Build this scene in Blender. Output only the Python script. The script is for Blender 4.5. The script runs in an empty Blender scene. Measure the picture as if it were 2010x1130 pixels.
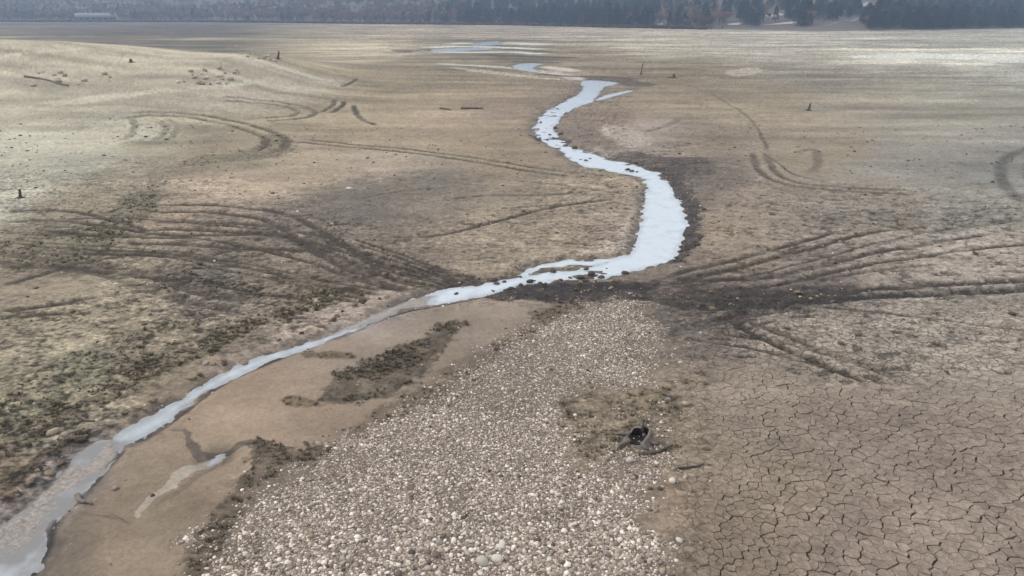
import bpy, math, random
import numpy as np
from mathutils import Vector, Euler

random.seed(7)
rng = np.random.default_rng(11)
scene = bpy.context.scene

# ------------------------------------------------------------------ camera
F_PX, W_PX, H_PX, CU, CV = 1435.0, 2010.0, 1130.0, 1005.0, 565.0
CAM_H, HORIZON = 9.0, 20.0
PITCH = math.atan((CV - HORIZON) / F_PX)
cd = bpy.data.cameras.new('camera')
cam = bpy.data.objects.new('camera', cd)
scene.collection.objects.link(cam)
cam.location = (0, 0, CAM_H)
cam.rotation_euler = (math.pi / 2 - PITCH, 0, 0)
cd.sensor_width = 36.0
cd.lens = 36.0 * F_PX / W_PX
cd.clip_start, cd.clip_end = 0.1, 9000
scene.camera = cam

# ------------------------------------------------------------------ sky, sun, exposure (bright overcast)
SUN_EL, SUN_AZ = math.radians(46), math.radians(-78)      # azimuth from +Y, negative = left
world = bpy.data.worlds.new('World')
scene.world = world
world.use_nodes = True
wn, wl = world.node_tree.nodes, world.node_tree.links
wn.clear()
sky = wn.new('ShaderNodeTexSky'); sky.sky_type = 'NISHITA'; sky.sun_disc = False
sky.sun_elevation = SUN_EL; sky.sun_rotation = SUN_AZ
sky.air_density = 1.0; sky.dust_density = 3.0
tc = wn.new('ShaderNodeTexCoord')
cn = wn.new('ShaderNodeTexNoise'); cn.inputs['Scale'].default_value = 2.2; cn.inputs['Detail'].default_value = 6
mp = wn.new('ShaderNodeMapping'); mp.inputs['Scale'].default_value = (1, 1, 3)
cr = wn.new('ShaderNodeValToRGB')
cr.color_ramp.elements[0].position = 0.3; cr.color_ramp.elements[0].color = (7.0, 7.6, 8.6, 1)
cr.color_ramp.elements[1].position = 0.7; cr.color_ramp.elements[1].color = (11.5, 11.9, 12.4, 1)
mx = wn.new('ShaderNodeMix'); mx.data_type = 'RGBA'; mx.inputs['Factor'].default_value = 0.8
bg = wn.new('ShaderNodeBackground'); bg.inputs['Strength'].default_value = 0.085
wo = wn.new('ShaderNodeOutputWorld')
wl.new(tc.outputs['Generated'], mp.inputs['Vector']); wl.new(mp.outputs['Vector'], cn.inputs['Vector'])
wl.new(cn.outputs['Fac'], cr.inputs['Fac'])
wl.new(sky.outputs['Color'], mx.inputs['A']); wl.new(cr.outputs['Color'], mx.inputs['B'])
wl.new(mx.outputs['Result'], bg.inputs['Color']); wl.new(bg.outputs['Background'], wo.inputs['Surface'])

sd = bpy.data.lights.new('sun', 'SUN')
sd.energy = 1.5; sd.angle = math.radians(12); sd.color = (1.0, 0.96, 0.9)
sun = bpy.data.objects.new('sun', sd); scene.collection.objects.link(sun)
dirv = Vector((math.sin(SUN_AZ) * math.cos(SUN_EL), math.cos(SUN_AZ) * math.cos(SUN_EL), math.sin(SUN_EL)))
sun.rotation_euler = dirv.to_track_quat('Z', 'Y').to_euler()

vs = scene.view_settings
vs.view_transform = 'Standard'; vs.look = 'None'; vs.gamma = 1.0; vs.use_curve_mapping = False
vs.exposure = 0.47
scene.cycles.max_bounces = 6
scene.cycles.volume_bounces = 0
scene.cycles.volume_step_rate = 4
scene.cycles.use_adaptive_sampling = True

# ------------------------------------------------------------------ helpers
def link(o, parent=None):
    scene.collection.objects.link(o)
    if parent is not None:
        o.parent = parent
    return o

def tag(o, label=None, cat=None, group=None, kind=None):
    if label: o['label'] = label
    if cat: o['category'] = cat
    if group: o['group'] = group
    if kind: o['kind'] = kind
    return o

def s2l(c):
    c = np.asarray(c, float) / 255.0
    return np.where(c <= 0.04045, c / 12.92, ((c + 0.055) / 1.055) ** 2.4)

TAB = rng.random((512, 512)).astype(np.float32)
def vnoise(x, y, k=0):
    x = x + 37.13 * k; y = y - 71.7 * k
    xf, yf = np.floor(x), np.floor(y)
    ix, iy = xf.astype(np.int64), yf.astype(np.int64)
    fx, fy = (x - xf), (y - yf)
    fx = fx * fx * fx * (fx * (fx * 6 - 15) + 10); fy = fy * fy * fy * (fy * (fy * 6 - 15) + 10)
    a = TAB[ix & 511, iy & 511]; b = TAB[(ix + 1) & 511, iy & 511]
    c = TAB[ix & 511, (iy + 1) & 511]; d = TAB[(ix + 1) & 511, (iy + 1) & 511]
    return (a * (1 - fx) + b * fx) * (1 - fy) + (c * (1 - fx) + d * fx) * fy

def fbm(x, y, s=1.0, o=4, k=0, g=0.5):
    """0..1, mean 0.5; s = wavelength in metres"""
    t = 0; a = 1.0; tot = 0
    x = x / s; y = y / s
    for i in range(o):
        t = t + a * vnoise(x, y, k + i * 3 + 1)
        tot += a; a *= g
        x, y = 1.62 * x + 1.17 * y + 3.1, -1.17 * x + 1.62 * y + 9.7
    return t / tot

def sst(e0, e1, x):
    t = np.clip((x - e0) / (e1 - e0), 0, 1)
    return t * t * (3 - 2 * t)

# ------------------------------------------------------------------ large land form
PX = np.array([-400, -200, 0, 100, 330, 450, 540, 600, 700, 760]) 
RX = (PX - 1005) * 0.0606
RZ = np.array([7.2, 6.6, 5.95, 5.6, 4.1, 3.9, 2.2, 1.1, 0.25, 0.0])
def land(x, y):
    """mound on the left + broad undulation"""
    r = np.interp(x, RX, RZ)
    r = r * (x < 0)
    yc = 90 + 4 * np.sin(x * 0.12)
    up = sst(48, 1, (yc - y) * 0 + 0) if False else sst(0, 1, (y - 46) / (yc - 46))
    dn = 1 - sst(0, 1, (y - yc) / 55)
    return r * np.where(y < yc, up ** 1.25, dn)

def proj(x, y, z=0.0):
    """world -> photo pixel"""
    cp, sp = math.cos(PITCH), math.sin(PITCH)
    zz = z - CAM_H
    d = np.maximum(y * cp - zz * sp, 0.05)
    return CU + F_PX * x / d, CV - F_PX * (y * sp + zz * cp) / d

def P(pts):
    """photo pixels -> ground points (x, y), met by marching along the view ray over the land form"""
    pts = np.asarray(pts, float)
    cp, sp = math.cos(PITCH), math.sin(PITCH)
    a = (pts[:, 0] - CU) / F_PX; b = -(pts[:, 1] - CV) / F_PX
    dx, dy, dz = a, cp + b * sp, -sp + b * cp
    out = np.zeros((len(pts), 2))
    T = np.geomspace(6, 1500, 900)
    for i in range(len(pts)):
        X, Y, Z = dx[i] * T, dy[i] * T, CAM_H + dz[i] * T
        below = np.nonzero(Z < land(X, Y))[0]
        if len(below) and land(X[below[0]], Y[below[0]]) > 0.05:
            t = T[below[0]]
        else:
            t = -CAM_H / min(dz[i], -0.0035)
        out[i] = (dx[i] * t, dy[i] * t)
    return out

def sdf(x, y, poly, margin):
    """signed distance to a polygon (negative inside), clipped to margin"""
    out = np.full(x.shape, margin, np.float32)
    x0, y0 = poly.min(0) - margin; x1, y1 = poly.max(0) + margin
    sel = np.nonzero((x > x0) & (x < x1) & (y > y0) & (y < y1))[0]
    if not len(sel): return out
    px, py = x[sel], y[sel]
    d2 = np.full(px.shape, 1e18); ins = np.zeros(px.shape, bool)
    for (ax, ay), (bx, by) in zip(poly, np.roll(poly, -1, 0)):
        ex, ey = bx - ax, by - ay
        wx, wy = px - ax, py - ay
        t = np.clip((wx * ex + wy * ey) / (ex * ex + ey * ey + 1e-12), 0, 1)
        d2 = np.minimum(d2, (wx - ex * t) ** 2 + (wy - ey * t) ** 2)
        if ay != by:
            c = ((ay > py) != (by > py)) & (px < ex * (py - ay) / (by - ay) + ax)
            ins ^= c
    d = np.sqrt(d2) * np.where(ins, -1, 1)
    out[sel] = np.minimum(d, margin)
    return out

def pldist(x, y, line, margin):
    """distance to a polyline and position along it"""
    out = np.full(x.shape, margin, np.float32); al = np.zeros(x.shape, np.float32)
    x0, y0 = line.min(0) - margin; x1, y1 = line.max(0) + margin
    sel = np.nonzero((x > x0) & (x < x1) & (y > y0) & (y < y1))[0]
    if not len(sel): return out, al, sel
    px, py = x[sel], y[sel]
    best = np.full(px.shape, 1e18); a = np.zeros(px.shape); L = 0
    for (ax, ay), (bx, by) in zip(line[:-1], line[1:]):
        ex, ey = bx - ax, by - ay; l = math.hypot(ex, ey)
        t = np.clip(((px - ax) * ex + (py - ay) * ey) / (l * l + 1e-12), 0, 1)
        d2 = (px - ax - ex * t) ** 2 + (py - ay - ey * t) ** 2
        m = d2 < best
        best[m] = d2[m]; a[m] = L + t[m] * l
        L += l
    out[sel] = np.minimum(np.sqrt(best), margin); al[sel] = a / max(L, 1e-6)
    return out, al, sel

def smooth_line(pts, n=3):
    pts = np.asarray(pts, float)
    for _ in range(n):
        q = [pts[0]]
        for a, b in zip(pts[:-1], pts[1:]):
            q += [a * .75 + b * .25, a * .25 + b * .75]
        q.append(pts[-1]); pts = np.array(q)
    return pts

def smooth_poly(pts, n=1):
    pts = np.asarray(pts, float)
    for _ in range(n):
        nx = np.roll(pts, -1, 0)
        q = np.empty((len(pts) * 2, 2)); q[0::2] = pts * .75 + nx * .25; q[1::2] = pts * .25 + nx * .75
        pts = q
    return pts

# ------------------------------------------------------------------ plan of the reservoir bed (traced in photo pixels, laid on the land)
def poly(*p): return P(smooth_poly(p, 1))
WATER = [
    poly((1135,157),(1172,156),(1218,161),(1206,165),(1184,168),(1174,182),(1168,196),(1135,207),(1105,222),(1092,238),(1086,256),(1100,272),
         (1140,292),(1190,309),(1240,320),(1290,334),(1308,352),(1322,378),(1342,402),(1349,428),(1343,456),(1334,484),(1318,511),
         (1270,521),(1228,530),(1200,541),(1150,543),(1100,545),(1050,550),(1005,559),(960,572),(910,584),(860,592),(810,600),(772,606),
         (745,612),(775,594),(820,578),(870,562),(930,556),(985,546),(1030,536),(1075,530),(1120,527),(1160,518),(1200,508),(1238,495),
         (1246,470),(1256,440),(1262,410),(1268,380),(1272,352),(1250,343),(1200,334),(1150,324),(1122,310),(1098,292),(1068,278),
         (1048,262),(1046,246),(1058,228),(1078,212),(1112,196),(1134,184),(1148,172)),
    poly((1005,546),(1040,522),(1062,512),(1105,508),(1150,509),(1195,503),(1235,494),(1215,508),(1165,516),(1120,518),(1070,521),(1040,534)),
    poly((660,648),(620,660),(570,677),(520,690),(470,708),(420,736),(365,770),(310,800),(258,828),(214,852),(190,872),(236,868),(285,852),
         (318,828),(355,800),(400,766),(450,738),(505,714),(560,692),(610,674),(660,658),(700,640),(745,620),(790,604),(745,606),(700,628)),
    poly((190,855),(150,885),(105,925),(60,970),(20,1010),(-60,1060),(-140,1140),(-200,1240),(10,1240),(52,1132),(84,1080),(98,1040),(112,1008),(150,968),(176,945),(206,915),(240,872),(230,856)),
    poly((1005,127),(1035,122),(1065,124),(1050,129),(1042,134),(1060,139),(1085,142),(1040,139),(1010,134)),
    poly((1185,186),(1210,180),(1245,174),(1240,178),(1212,185),(1180,194),(1165,196)),
    poly((845,96),(880,94),(960,92),(975,95),(920,98),(870,101),(850,100)),
    poly((930,84),(975,79),(985,84),(965,89),(925,89)),
    poly((395,905),(420,888),(445,884),(440,897),(420,906),(398,914)),
]
SHALLOW = [  # silty reaches where the mud shows through
    poly((860,566),(860,600),(760,625),(680,650),(640,660),(620,650),(700,620),(760,590)),
    poly((240,850),(225,910),(170,955),(115,1010),(90,1060),(40,1100),(-40,1090),(-120,1120),(-80,1040),(20,980),(120,890),(190,850)),
]
GRAVEL = poly((1240,572),(1268,580),(1285,620),(1300,660),(1305,700),(1290,760),(1330,790),(1345,880),(1320,940),(1270,1000),(1290,1070),(1310,1140),(1330,1260),
              (330,1260),(380,1110),(430,1020),(500,930),(580,880),(680,850),(770,800),(840,760),(900,710),(980,670),(1060,630),(1150,595),(1200,578))
SILT = poly((1085,790),(1130,752),(1230,752),(1330,760),(1350,830),(1345,900),(1280,880),(1230,880),(1200,930),(1140,930),(1090,870))
MUDCRACK = poly((1320,1260),(1345,1120),(1370,1000),(1400,900),(1380,820),(1385,750),(1400,700),(1500,700),(1620,745),(1720,755),(1850,735),(2050,720),(2400,700),(2400,1260))
BARE = [  # smooth wet silt, no clods
    poly((360,840),(420,770),(520,705),(640,672),(760,630),(880,610),(1000,595),(1060,610),(1000,650),(930,700),(850,760),(760,800),(640,860),(500,880),(440,930),(380,1060),(360,1180),(100,1200),(120,1050),(200,950),(260,870)),
]
def pm(soft, warp, col, amt, *p, h=0.0, clod=0.0, wet=0.0):
    return dict(poly=poly(*p), soft=soft, warp=warp, col=s2l(col), amt=amt, h=h, clod=clod, wet=wet)
PATCHES = [
    # dark churned crossing below the pool
    pm(5, 8, (58,48,46), 0.95, (945,578),(1010,556),(1100,550),(1180,550),(1240,556),(1300,545),(1290,572),(1240,590),(1150,598),(1060,590),(980,590), clod=.5, wet=.4),
    pm(8, 8, (80,70,64), 0.7, (1290,560),(1420,560),(1600,560),(1700,575),(1600,600),(1450,612),(1320,612),(1290,600), clod=.5, wet=.2),
    pm(5, 9, (60,52,47), 1.0, (1298,338),(1335,342),(1362,376),(1380,420),(1376,462),(1352,500),(1325,520),(1318,505),(1335,440),(1325,395),(1305,365), wet=.3, clod=.5),
    pm(6, 8, (72,62,56), 0.9, (1200,304),(1240,296),(1300,308),(1370,306),(1405,318),(1400,340),(1350,352),(1330,370),(1300,345),(1260,330),(1210,316), clod=.4, wet=.3),
    pm(9, 8, (95,85,75), 0.55, (1350,320),(1470,330),(1480,360),(1400,375),(1390,400),(1350,390), clod=.3),
    pm(8, 7, (116,102,89), 0.65, (1150,232),(1180,240),(1200,262),(1250,290),(1230,300),(1190,292),(1150,280),(1110,270),(1100,250),(1120,238), wet=.3),
    pm(5, 4, (165,152,138), 0.9, (1180,243),(1220,248),(1262,262),(1280,276),(1262,286),(1230,290),(1200,276),(1180,262)),
    pm(3, 3, (60,52,46), 0.9, (1030,262),(1090,268),(1130,278),(1085,280),(1050,274)),
    pm(3, 3, (75,66,58), 0.8, (1140,150),(1200,150),(1260,160),(1300,168),(1240,172),(1210,164),(1150,156)),
    pm(2, 3, (95,86,74), 0.8, (1000,112),(1060,116),(1110,114),(1050,109),(920,104),(860,106),(920,110)),
    pm(2, 2, (70,62,52), 0.8, (765,97),(800,96),(835,99),(800,103),(770,101)),
    # soft grey area in the middle left
    pm(20, 14, (98,90,80), 0.55, (600,365),(700,348),(840,342),(950,350),(970,365),(900,385),(800,395),(730,440),(680,480),(610,460),(570,410), clod=.3),
    # low plants on the sand bar
    pm(7, 9, (84,75,64), 0.9, (622,780),(640,748),(690,712),(740,700),(800,672),(850,645),(900,626),(930,636),(890,662),(860,690),(840,720),(800,745),(770,775),(720,785),(680,798),(640,796), clod=.9),
    pm(4, 6, (100,86,66), 0.85, (580,694),(640,690),(705,697),(700,706),(640,708),(590,704), clod=.7),
    pm(4, 6, (105,90,70), 0.8, (555,780),(590,775),(620,782),(600,795),(560,794), clod=.7),
    pm(7, 10, (72,64,54), 0.9, (478,880),(530,868),(600,872),(650,884),(640,900),(560,915),(500,925),(478,905), clod=.8),
    pm(9, 9, (86,76,64), 0.8, (640,884),(620,930),(540,960),(470,1010),(430,1070),(400,1140),(350,1140),(385,1060),(430,990),(480,930),(560,890), clod=.7),
    pm(8, 9, (98,84,68), 0.7, (760,800),(840,745),(900,700),(980,660),(1060,610),(1100,590),(1160,590),(1080,640),(1000,690),(900,750),(800,820),(700,870),(660,860), clod=.6),
    # banks, left
    pm(9, 9, (102,90,74), 0.65, (0,905),(60,865),(130,838),(200,800),(300,745),(390,700),(470,668),(560,625),(640,598),(740,570),(700,560),(600,580),(500,620),(400,660),(280,715),(180,770),(80,810),(0,850), clod=.9),
    pm(5, 5, (78,66,54), 0.8, (0,1000),(30,960),(90,910),(150,865),(190,842),(150,840),(90,880),(0,950), clod=.6),
    pm(14, 12, (108,99,82), 0.4, (0,760),(150,690),(300,640),(460,600),(420,680),(280,720),(100,800),(0,860), clod=.8),
    pm(10, 12, (88,80,70), 0.7, (240,530),(330,530),(440,545),(520,560),(520,590),(430,595),(340,580), clod=.6),
    pm(9, 10, (98,91,75), 0.7, (290,350),(335,360),(320,395),(270,440),(240,480),(160,520),(100,525),(150,480),(200,430),(255,390), clod=.5),
    pm(7, 9, (104,97,78), 0.7, (340,318),(420,303),(500,290),(530,262),(570,270),(575,300),(520,312),(420,318),(350,330), clod=.7),
    pm(10, 10, (106,98,78), 0.5, (0,470),(100,450),(260,440),(240,480),(150,510),(0,530), clod=.6),
    pm(12, 12, (104,92,78), 0.4, (620,430),(700,470),(800,510),(900,540),(970,540),(940,560),(860,568),(760,548),(680,520),(600,480), clod=.7),
    # damp smear with plants around the stump
    pm(12, 14, (118,104,84), 0.8, (1090,800),(1120,752),(1200,748),(1290,760),(1340,800),(1340,860),(1310,900),(1240,930),(1170,920),(1110,880), clod=.6),
    pm(9, 8, (98,88,78), 0.8, (1285,600),(1320,615),(1345,640),(1322,668),(1318,705),(1298,700),(1292,650), wet=.2),
    pm(8, 8, (110,100,90), 0.5, (1330,640),(1430,620),(1520,612),(1500,628),(1430,640),(1370,655)),
    pm(4, 5, (96,82,62), 0.7, (1310,750),(1390,745),(1385,752),(1320,757), clod=.5),
    # pale dry silt streaks
    pm(9, 9, (188,178,156), 0.7, (0,285),(120,262),(240,246),(330,250),(300,270),(200,290),(90,310),(0,325)),
    pm(3, 3, (200,192,168), 0.7, (0,108),(90,100),(170,94),(160,99),(60,108),(0,113)),
    pm(3, 3, (192,184,160), 0.7, (60,200),(200,190),(350,172),(460,162),(560,152),(480,170),(300,186),(100,212)),
    pm(2, 3, (214,210,198), 0.75, (1650,112),(1750,104),(1880,104),(2100,108),(2100,126),(1950,122),(1850,114),(1750,118)),
    pm(3, 3, (172,160,146), 0.7, (1415,142),(1480,130),(1500,136),(1480,146),(1440,152)),
    pm(2, 2, (182,170,152), 0.7, (870,130),(960,138),(1060,152),(1120,158),(1050,154),(950,144)),
    pm(2, 2, (176,166,150), 0.7, (1070,128),(1120,136),(1090,140),(1060,134)),
    pm(1.5, 7, (86,76,68), .8, (364,836),(376,838),(384,862),(400,880),(440,882),(474,866),(520,872),(476,878),(436,892),(404,892),(384,900),(374,880),(368,856)),
    pm(1.5, 7, (96,85,76), .6, (330,838),(366,836),(372,846),(344,846)),
    pm(2, 9, (184,173,158), .6, (262,1012),(286,982),(318,958),(340,930),(372,912),(400,900),(436,890),(430,902),(400,914),(372,934),(344,958),(312,980),(286,1002),(270,1020)),
    pm(1.5, 7, (104,93,83), .6, (300,996),(344,966),(376,940),(420,908),(424,914),(384,946),(350,972),(306,1002)),
    pm(1.5, 9, (100,88,78), .6, (150,1006),(190,998),(240,1010),(262,1030),(240,1024),(196,1008)),
    # wet pinkish silt beside the shallow reach
    pm(5, 6, (166,148,132), 0.7, (640,650),(720,615),(780,588),(830,566),(760,570),(680,600),(600,640),(540,665),(470,695),(400,730),(440,722),(520,688),(600,668)),
    pm(6, 5, (176,160,142), 0.8, (1160,500),(1225,488),(1240,450),(1250,410),(1240,405),(1220,440),(1200,470),(1130,498)),
]
def tr(w, dep, amt, *p, off=None, col=(78,68,58)):
    return dict(line=P(smooth_line(p, 2)), w=w, dep=dep, amt=amt, off=off, col=s2l(col))
TRACKS = [
    tr(.13,.07,.95,(300,403),(400,401),(480,406),(560,419),(610,440),(660,472),(720,505),(800,535),(880,558), off=-1.25),
    tr(.14,.05,.6,(270,437),(350,434),(450,437),(560,447),(640,465),(700,495),(790,525),(900,545), off=-1.2),
    tr(.12,.06,.88,(285,452),(380,450),(480,455),(580,465),(650,485),(730,515),(830,545)),
    tr(.14,.06,.9,(240,475),(330,478),(450,485),(560,490),(615,495)),
    tr(.14,.06,.95,(165,495),(280,500),(390,507),(485,511)),
    tr(.12,.06,.88,(0,418),(60,410),(120,412),(180,420),(250,438),(300,455)),
    tr(.12,.06,.88,(0,436),(100,430),(200,440),(300,460),(420,462),(520,460)),
    tr(.16,.06,.6,(0,455),(120,458),(220,462),(300,462)),
    tr(.16,.06,.6,(0,492),(90,508),(180,517),(270,530),(350,560),(430,582),(520,592), off=-.8),
    tr(.12,.06,.88,(0,520),(100,525),(200,530),(300,545),(380,550)),
    tr(.12,.06,.88,(0,560),(60,545),(110,530),(180,512),(260,500)),
    tr(.11,.05,.75,(0,609),(60,605),(120,596),(170,585),(250,573),(330,565)),
    tr(.11,.05,.7,(0,625),(70,618),(150,614)),
    tr(.14,.05,.85,(570,276),(680,287),(780,296),(880,308),(960,322),(1040,336),(1130,347), off=1.0, col=(92,80,64)),
    tr(.11,.06,.9,(815,468),(900,455),(980,432),(1060,411),(1130,398),(1210,388)),
    tr(.13,.04,.5,(880,390),(960,383),(1050,382),(1150,376)),
    tr(.2,.06,.85,(230,232),(330,226),(400,234),(460,248),(505,262),(526,276),(522,290),(480,300), off=1.4, col=(98,88,70)),
    tr(.17,.05,.85,(260,232),(268,246),(262,262),(240,276), col=(150,142,120)),
    tr(.17,.05,.85,(312,238),(328,248),(322,266),(295,280), off=.8, col=(150,142,120)),
    tr(.2,.05,.85,(430,198),(500,202),(560,208),(592,219),(570,229),(510,232), off=1.6, col=(104,94,76)),
    tr(.17,.05,.85,(652,221),(670,210),(676,198), off=1.0),
    tr(.17,.05,.85,(694,206),(700,224),(715,237),(742,246)),
    tr(.17,.05,.85,(670,170),(690,162),(700,155)),
    # right side
    tr(.1,.06,.9,(1300,548),(1400,520),(1500,493),(1600,466),(1650,452)),
    tr(.1,.06,.9,(1300,562),(1400,540),(1500,513),(1600,484),(1680,462),(1760,448)),
    tr(.11,.06,.85,(1300,556),(1420,550),(1520,541),(1620,520),(1720,495),(1830,473),(1960,456), col=(80,68,62)),
    tr(.09,.06,.85,(1320,575),(1440,570),(1540,556),(1650,530),(1760,510),(1880,490),(2100,470)),
    tr(.16,.09,.95,(1280,598),(1400,602),(1500,599),(1600,592),(1700,583),(1790,577),(1900,571),(2010,566),(2200,560), col=(64,60,56)),
    tr(.14,.09,.95,(1280,584),(1400,584),(1500,582),(1600,576),(1700,569),(1800,561),(1900,553),(2010,549),(2200,541), col=(66,60,54)),
    tr(.15,.07,.8,(1280,574),(1400,577),(1500,572),(1600,565),(1700,562), col=(70,64,58)),
    tr(.13,.07,.8,(1280,592),(1400,593),(1520,591),(1640,585), col=(66,62,56)),
    tr(.06,.04,.75,(1600,602),(1700,610),(1800,622),(1900,635),(2030,652)),
    tr(.07,.05,.8,(1330,663),(1400,671),(1480,684),(1560,705),(1640,730),(1700,749)),
    tr(.12,.08,.95,(1430,628),(1490,662),(1560,694),(1640,726),(1705,752), col=(74,66,56)),
    tr(.14,.06,.65,(1470,632),(1530,652),(1600,682),(1680,712),(1760,738), col=(88,80,68)),
    tr(.1,.04,.5,(1400,652),(1480,662),(1570,680),(1640,700)),
    tr(.16,.06,.6,(1310,660),(1350,645),(1430,628),(1520,608), col=(84,76,70)),
    tr(.14,.06,.75,(1478,298),(1486,325),(1500,345),(1540,362),(1600,371),(1680,376),(1810,380), off=.9, col=(96,86,74)),
    tr(.1,.04,.5,(1390,180),(1430,203),(1465,225),(1490,255),(1510,300)),
    tr(.2,.06,.85,(2060,282),(2000,295),(1972,312),(1962,338),(1975,370),(2020,402), off=1.5, col=(100,98,90)),
    tr(.2,.05,.5,(1262,258),(1300,250),(1325,240),(1335,232)),
    tr(.18,.05,.5,(1700,440),(1760,445),(1830,455),(1920,440),(2010,430)),
    tr(.18,.05,.4,(1560,300),(1600,290),(1610,310),(1600,340)),
    # side runnel on the sand bar
    tr(.015,.02,.6,(150,1008),(200,1000),(240,1012),(260,1030), col=(110,98,84)),
    tr(.1,.07,.85,(150,962),(118,990),(104,1020),(95,1060),(62,1110),(30,1180), col=(64,60,56)),
    tr(.08,.07,.7,(245,868),(205,915),(178,945),(150,962), col=(90,78,68)),
    tr(.09,.05,.75,(745,624),(680,648),(600,676),(505,716),(440,744),(380,784),(320,830),(250,868), col=(88,76,66)),
    tr(.1,.05,.85,(960,580),(880,594),(810,606),(750,620), col=(66,62,58)),
]
for q, c_, w_ in [
    (((830,93),(900,90),(980,92),(1060,97)),(206,200,190),2.0),(((850,101),(930,103),(1010,101),(1070,106)),(198,192,182),1.6),(((880,84),(940,86),(1000,83),(1080,88)),(196,190,178),2.4),
    (((870,78),(940,80),(1010,78),(1060,80)),(110,100,86),3.0),(((900,88),(960,89),(1030,91)),(92,88,74),2.2),(((940,107),(1020,110),(1090,112),(1130,114)),(84,76,62),1.5),
    (((820,97),(870,98),(940,98)),(96,90,76),1.8),(((980,95),(1040,98),(1080,103)),(98,92,78),1.8),(((960,113),(1040,116),(1100,118)),(100,88,76),1.2),(((850,124),(950,129),(1010,133),(1080,142),(1120,150),(1135,158)),(186,176,162),.8),
    (((1000,121),(1060,121),(1100,124)),(96,88,76),1.0),(((1060,130),(1100,134),(1130,140)),(190,180,166),.9),(((790,110),(880,108),(960,112)),(140,128,112),1.6),(((1050,145),(1120,150),(1200,150),(1250,156)),(92,82,72),.7)]:
    TRACKS.append(tr(w_/.9, .03, .97, *q, col=tuple(min(255, int(k * 1.0)) for k in c_)))
    if sum(c_) > 450: TRACKS[-1]['col'] = TRACKS[-1]['col'] / .72
_A = np.array([(120,410),(300,414),(450,420),(560,434),(650,474),(760,522),(860,552)], float); _B = np.array([(-40,530),(120,534),(260,550),(400,580),(520,596),(620,600),(700,604)], float)
for a, w_, m_ in ((.12,.07,.7),(.17,.08,.8),(.33,.06,.6),(.38,.09,.85),(.55,.06,.7),(.6,.08,.85),(.66,.06,.6),(.86,.08,.8)):
    TRACKS.append(tr(w_, .05, m_, *[tuple(q + np.array([0, random.uniform(-9, 9)])) for q in _A * (1 - a) + _B * a], col=(74,66,54)))
for q in (((1300,566),(1400,556),(1520,530),(1640,500),(1740,472),(1830,452)),((1310,553),(1420,532),(1520,505),(1580,480)),((1330,571),(1450,566),(1600,548),(1720,532),(1850,515)),
          ((1290,605),(1380,609),(1480,607),(1560,600)),((1290,588),(1400,590),(1540,587),(1700,575)),((1330,640),(1400,626),(1470,612)),((1500,300),(1530,320),(1560,345),(1640,362)),((1360,350),(1440,352),(1520,362)),
          ((1340,322),(1420,318),(1480,330)),((1230,380),(1180,372),(1100,362),(1000,352)),((980,410),(1060,404),(1160,396)),((700,390),(800,372),(900,366)),((1820,395),(1880,420),(1990,440))):
    TRACKS.append(tr(random.uniform(.045, .08), .05, random.uniform(.5, .85), *q, col=(76,66,58)))
# fan of parallel wheel ruts running down to the ford from the left
for i in range(7):
    a = i / 6.0
    TRACKS.append(tr(.065,.06,.95,(690+30*a, 470+62*a),(770+25*a, 494+55*a),(860+10*a, 524+38*a),(960-70*a, 556+14*a), col=(66,57,52)))
for i in range(6):
    a = i / 5.0
    TRACKS.append(tr(.1,.05,.75,(960+40*a,562+24*a),(1080,560+26*a),(1200,560+26*a),(1300,566+22*a), col=(48,42,40)))

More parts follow.
